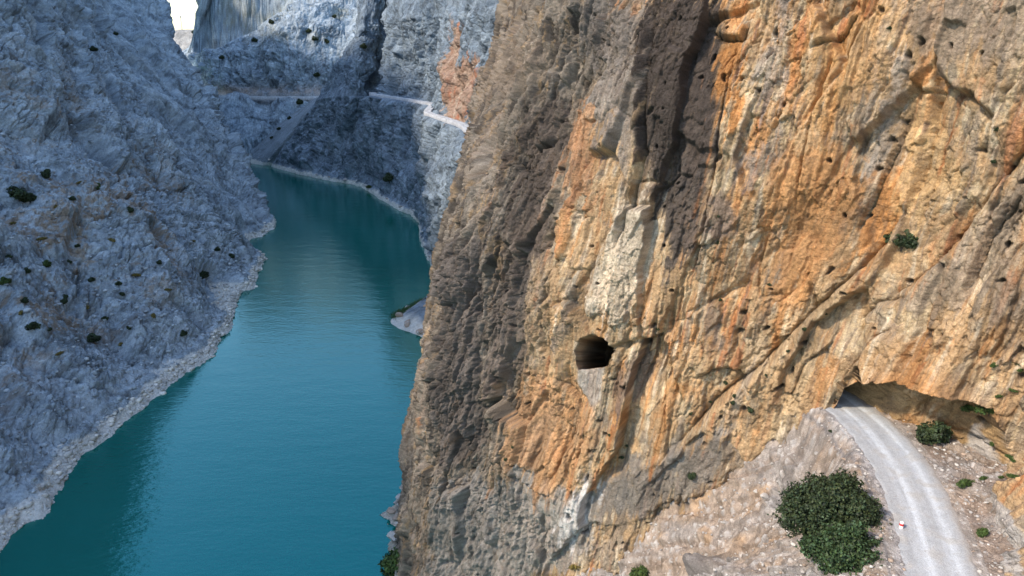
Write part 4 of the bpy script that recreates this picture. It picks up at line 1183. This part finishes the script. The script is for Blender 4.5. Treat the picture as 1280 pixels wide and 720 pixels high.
# a walker on the near bend of the far road
M_cloth = plain_mat('dark clothing', (0.03, 0.03, 0.035)); M_skin = plain_mat('skin', (0.45, 0.28, 0.2), 0.6, 0.05)
def person(loc, rz):
    joints = {'pelvis': (0, 0, .95), 'belly': (0, 0, 1.12), 'chest': (0, .01, 1.33), 'neck': (0, 0, 1.49), 'head': (0, .01, 1.60), 'crown': (0, .01, 1.70),
              'ls': (-.19, 0, 1.42), 'le': (-.25, -.03, 1.14), 'lw': (-.26, .05, .90), 'lh': (-.26, .08, .80), 'rs': (.19, 0, 1.42), 're': (.25, -.03, 1.14), 'rw': (.26, .05, .90), 'rh': (.26, .08, .80),
              'lp': (-.10, 0, .90), 'lk': (-.11, .06, .50), 'la': (-.11, .02, .08), 'lt': (-.11, .16, .04), 'rp': (.10, 0, .90), 'rk': (.11, .02, .50), 'ra': (.11, -.10, .08), 'rt': (.11, .04, .04)}
    rad = dict(pelvis=.15, belly=.13, chest=.16, neck=.06, head=.10, crown=.08, ls=.07, le=.045, lw=.032, lh=.04, rs=.07, re=.045, rw=.032, rh=.04, lp=.095, lk=.065, la=.045, lt=.04, rp=.095, rk=.065, ra=.045, rt=.04)
    E_ = [('pelvis', 'belly'), ('belly', 'chest'), ('chest', 'neck'), ('neck', 'head'), ('head', 'crown'), ('chest', 'ls'), ('ls', 'le'), ('le', 'lw'), ('lw', 'lh'), ('chest', 'rs'), ('rs', 're'), ('re', 'rw'), ('rw', 'rh'),
          ('pelvis', 'lp'), ('lp', 'lk'), ('lk', 'la'), ('la', 'lt'), ('pelvis', 'rp'), ('rp', 'rk'), ('rk', 'ra'), ('ra', 'rt')]
    ks = list(joints); me = bpy.data.meshes.new('person'); me.from_pydata([joints[k] for k in ks], [(ks.index(a), ks.index(b_)) for a, b_ in E_], [])
    o = bpy.data.objects.new('person', me); COL.objects.link(o)
    o.modifiers.new('skin', 'SKIN'); o.modifiers.new('sub', 'SUBSURF').levels = 1
    o.modifiers['sub'].render_levels = 1
    if not me.skin_vertices: pass
    for i, k in enumerate(ks):
        me.skin_vertices[0].data[i].radius = (rad[k], rad[k])
        me.skin_vertices[0].data[i].use_root = (k == 'pelvis')
    me.materials.append(M_cloth)
    o.location = loc; o.rotation_euler = (0, 0, rz)
    tag(o, 'tiny person in dark clothes standing on the pale ledge road beyond the cliff', 'person')
try:
    person((-16.4, 279.5, 55.9), 2.6)
except Exception as ex:
    print('person failed', ex)


# ================================================================== light
SUN_EL, SUN_AZ = math.radians(43), math.radians(238)   # azimuth clockwise from +Y
world = bpy.data.worlds.new("World"); scene.world = world; world.use_nodes = True
wn, wl = world.node_tree.nodes, world.node_tree.links
sky = wn.new('ShaderNodeTexSky'); sky.sky_type = 'NISHITA'; sky.sun_disc = False
sky.sun_elevation = SUN_EL; sky.sun_rotation = SUN_AZ
sky.air_density = 1.3; sky.dust_density = 0.8; sky.ozone_density = 2.2
wl.new(sky.outputs['Color'], wn['Background'].inputs['Color'])
wn['Background'].inputs['Strength'].default_value = 0.15
sd = bpy.data.lights.new('sun', 'SUN'); sd.energy = 2.0; sd.angle = math.radians(4); sd.color = (1, 0.84, 0.66)
so = bpy.data.objects.new('sun', sd); COL.objects.link(so)
d = Vector((math.sin(SUN_AZ) * math.cos(SUN_EL), math.cos(SUN_AZ) * math.cos(SUN_EL), math.sin(SUN_EL)))
so.rotation_euler = d.to_track_quat('Z', 'Y').to_euler()
vs = scene.view_settings
vs.view_transform = 'Standard'; vs.look = 'None'; vs.exposure = 1.3; vs.gamma = 1.0; vs.use_curve_mapping = False
scene.cycles.max_bounces = 5
scene.cycles.diffuse_bounces = 3
scene.cycles.use_adaptive_sampling = True
scene.cycles.adaptive_threshold = 0.01
scene.cycles.use_denoising = True
scene.cycles.denoising_prefilter = 'ACCURATE'
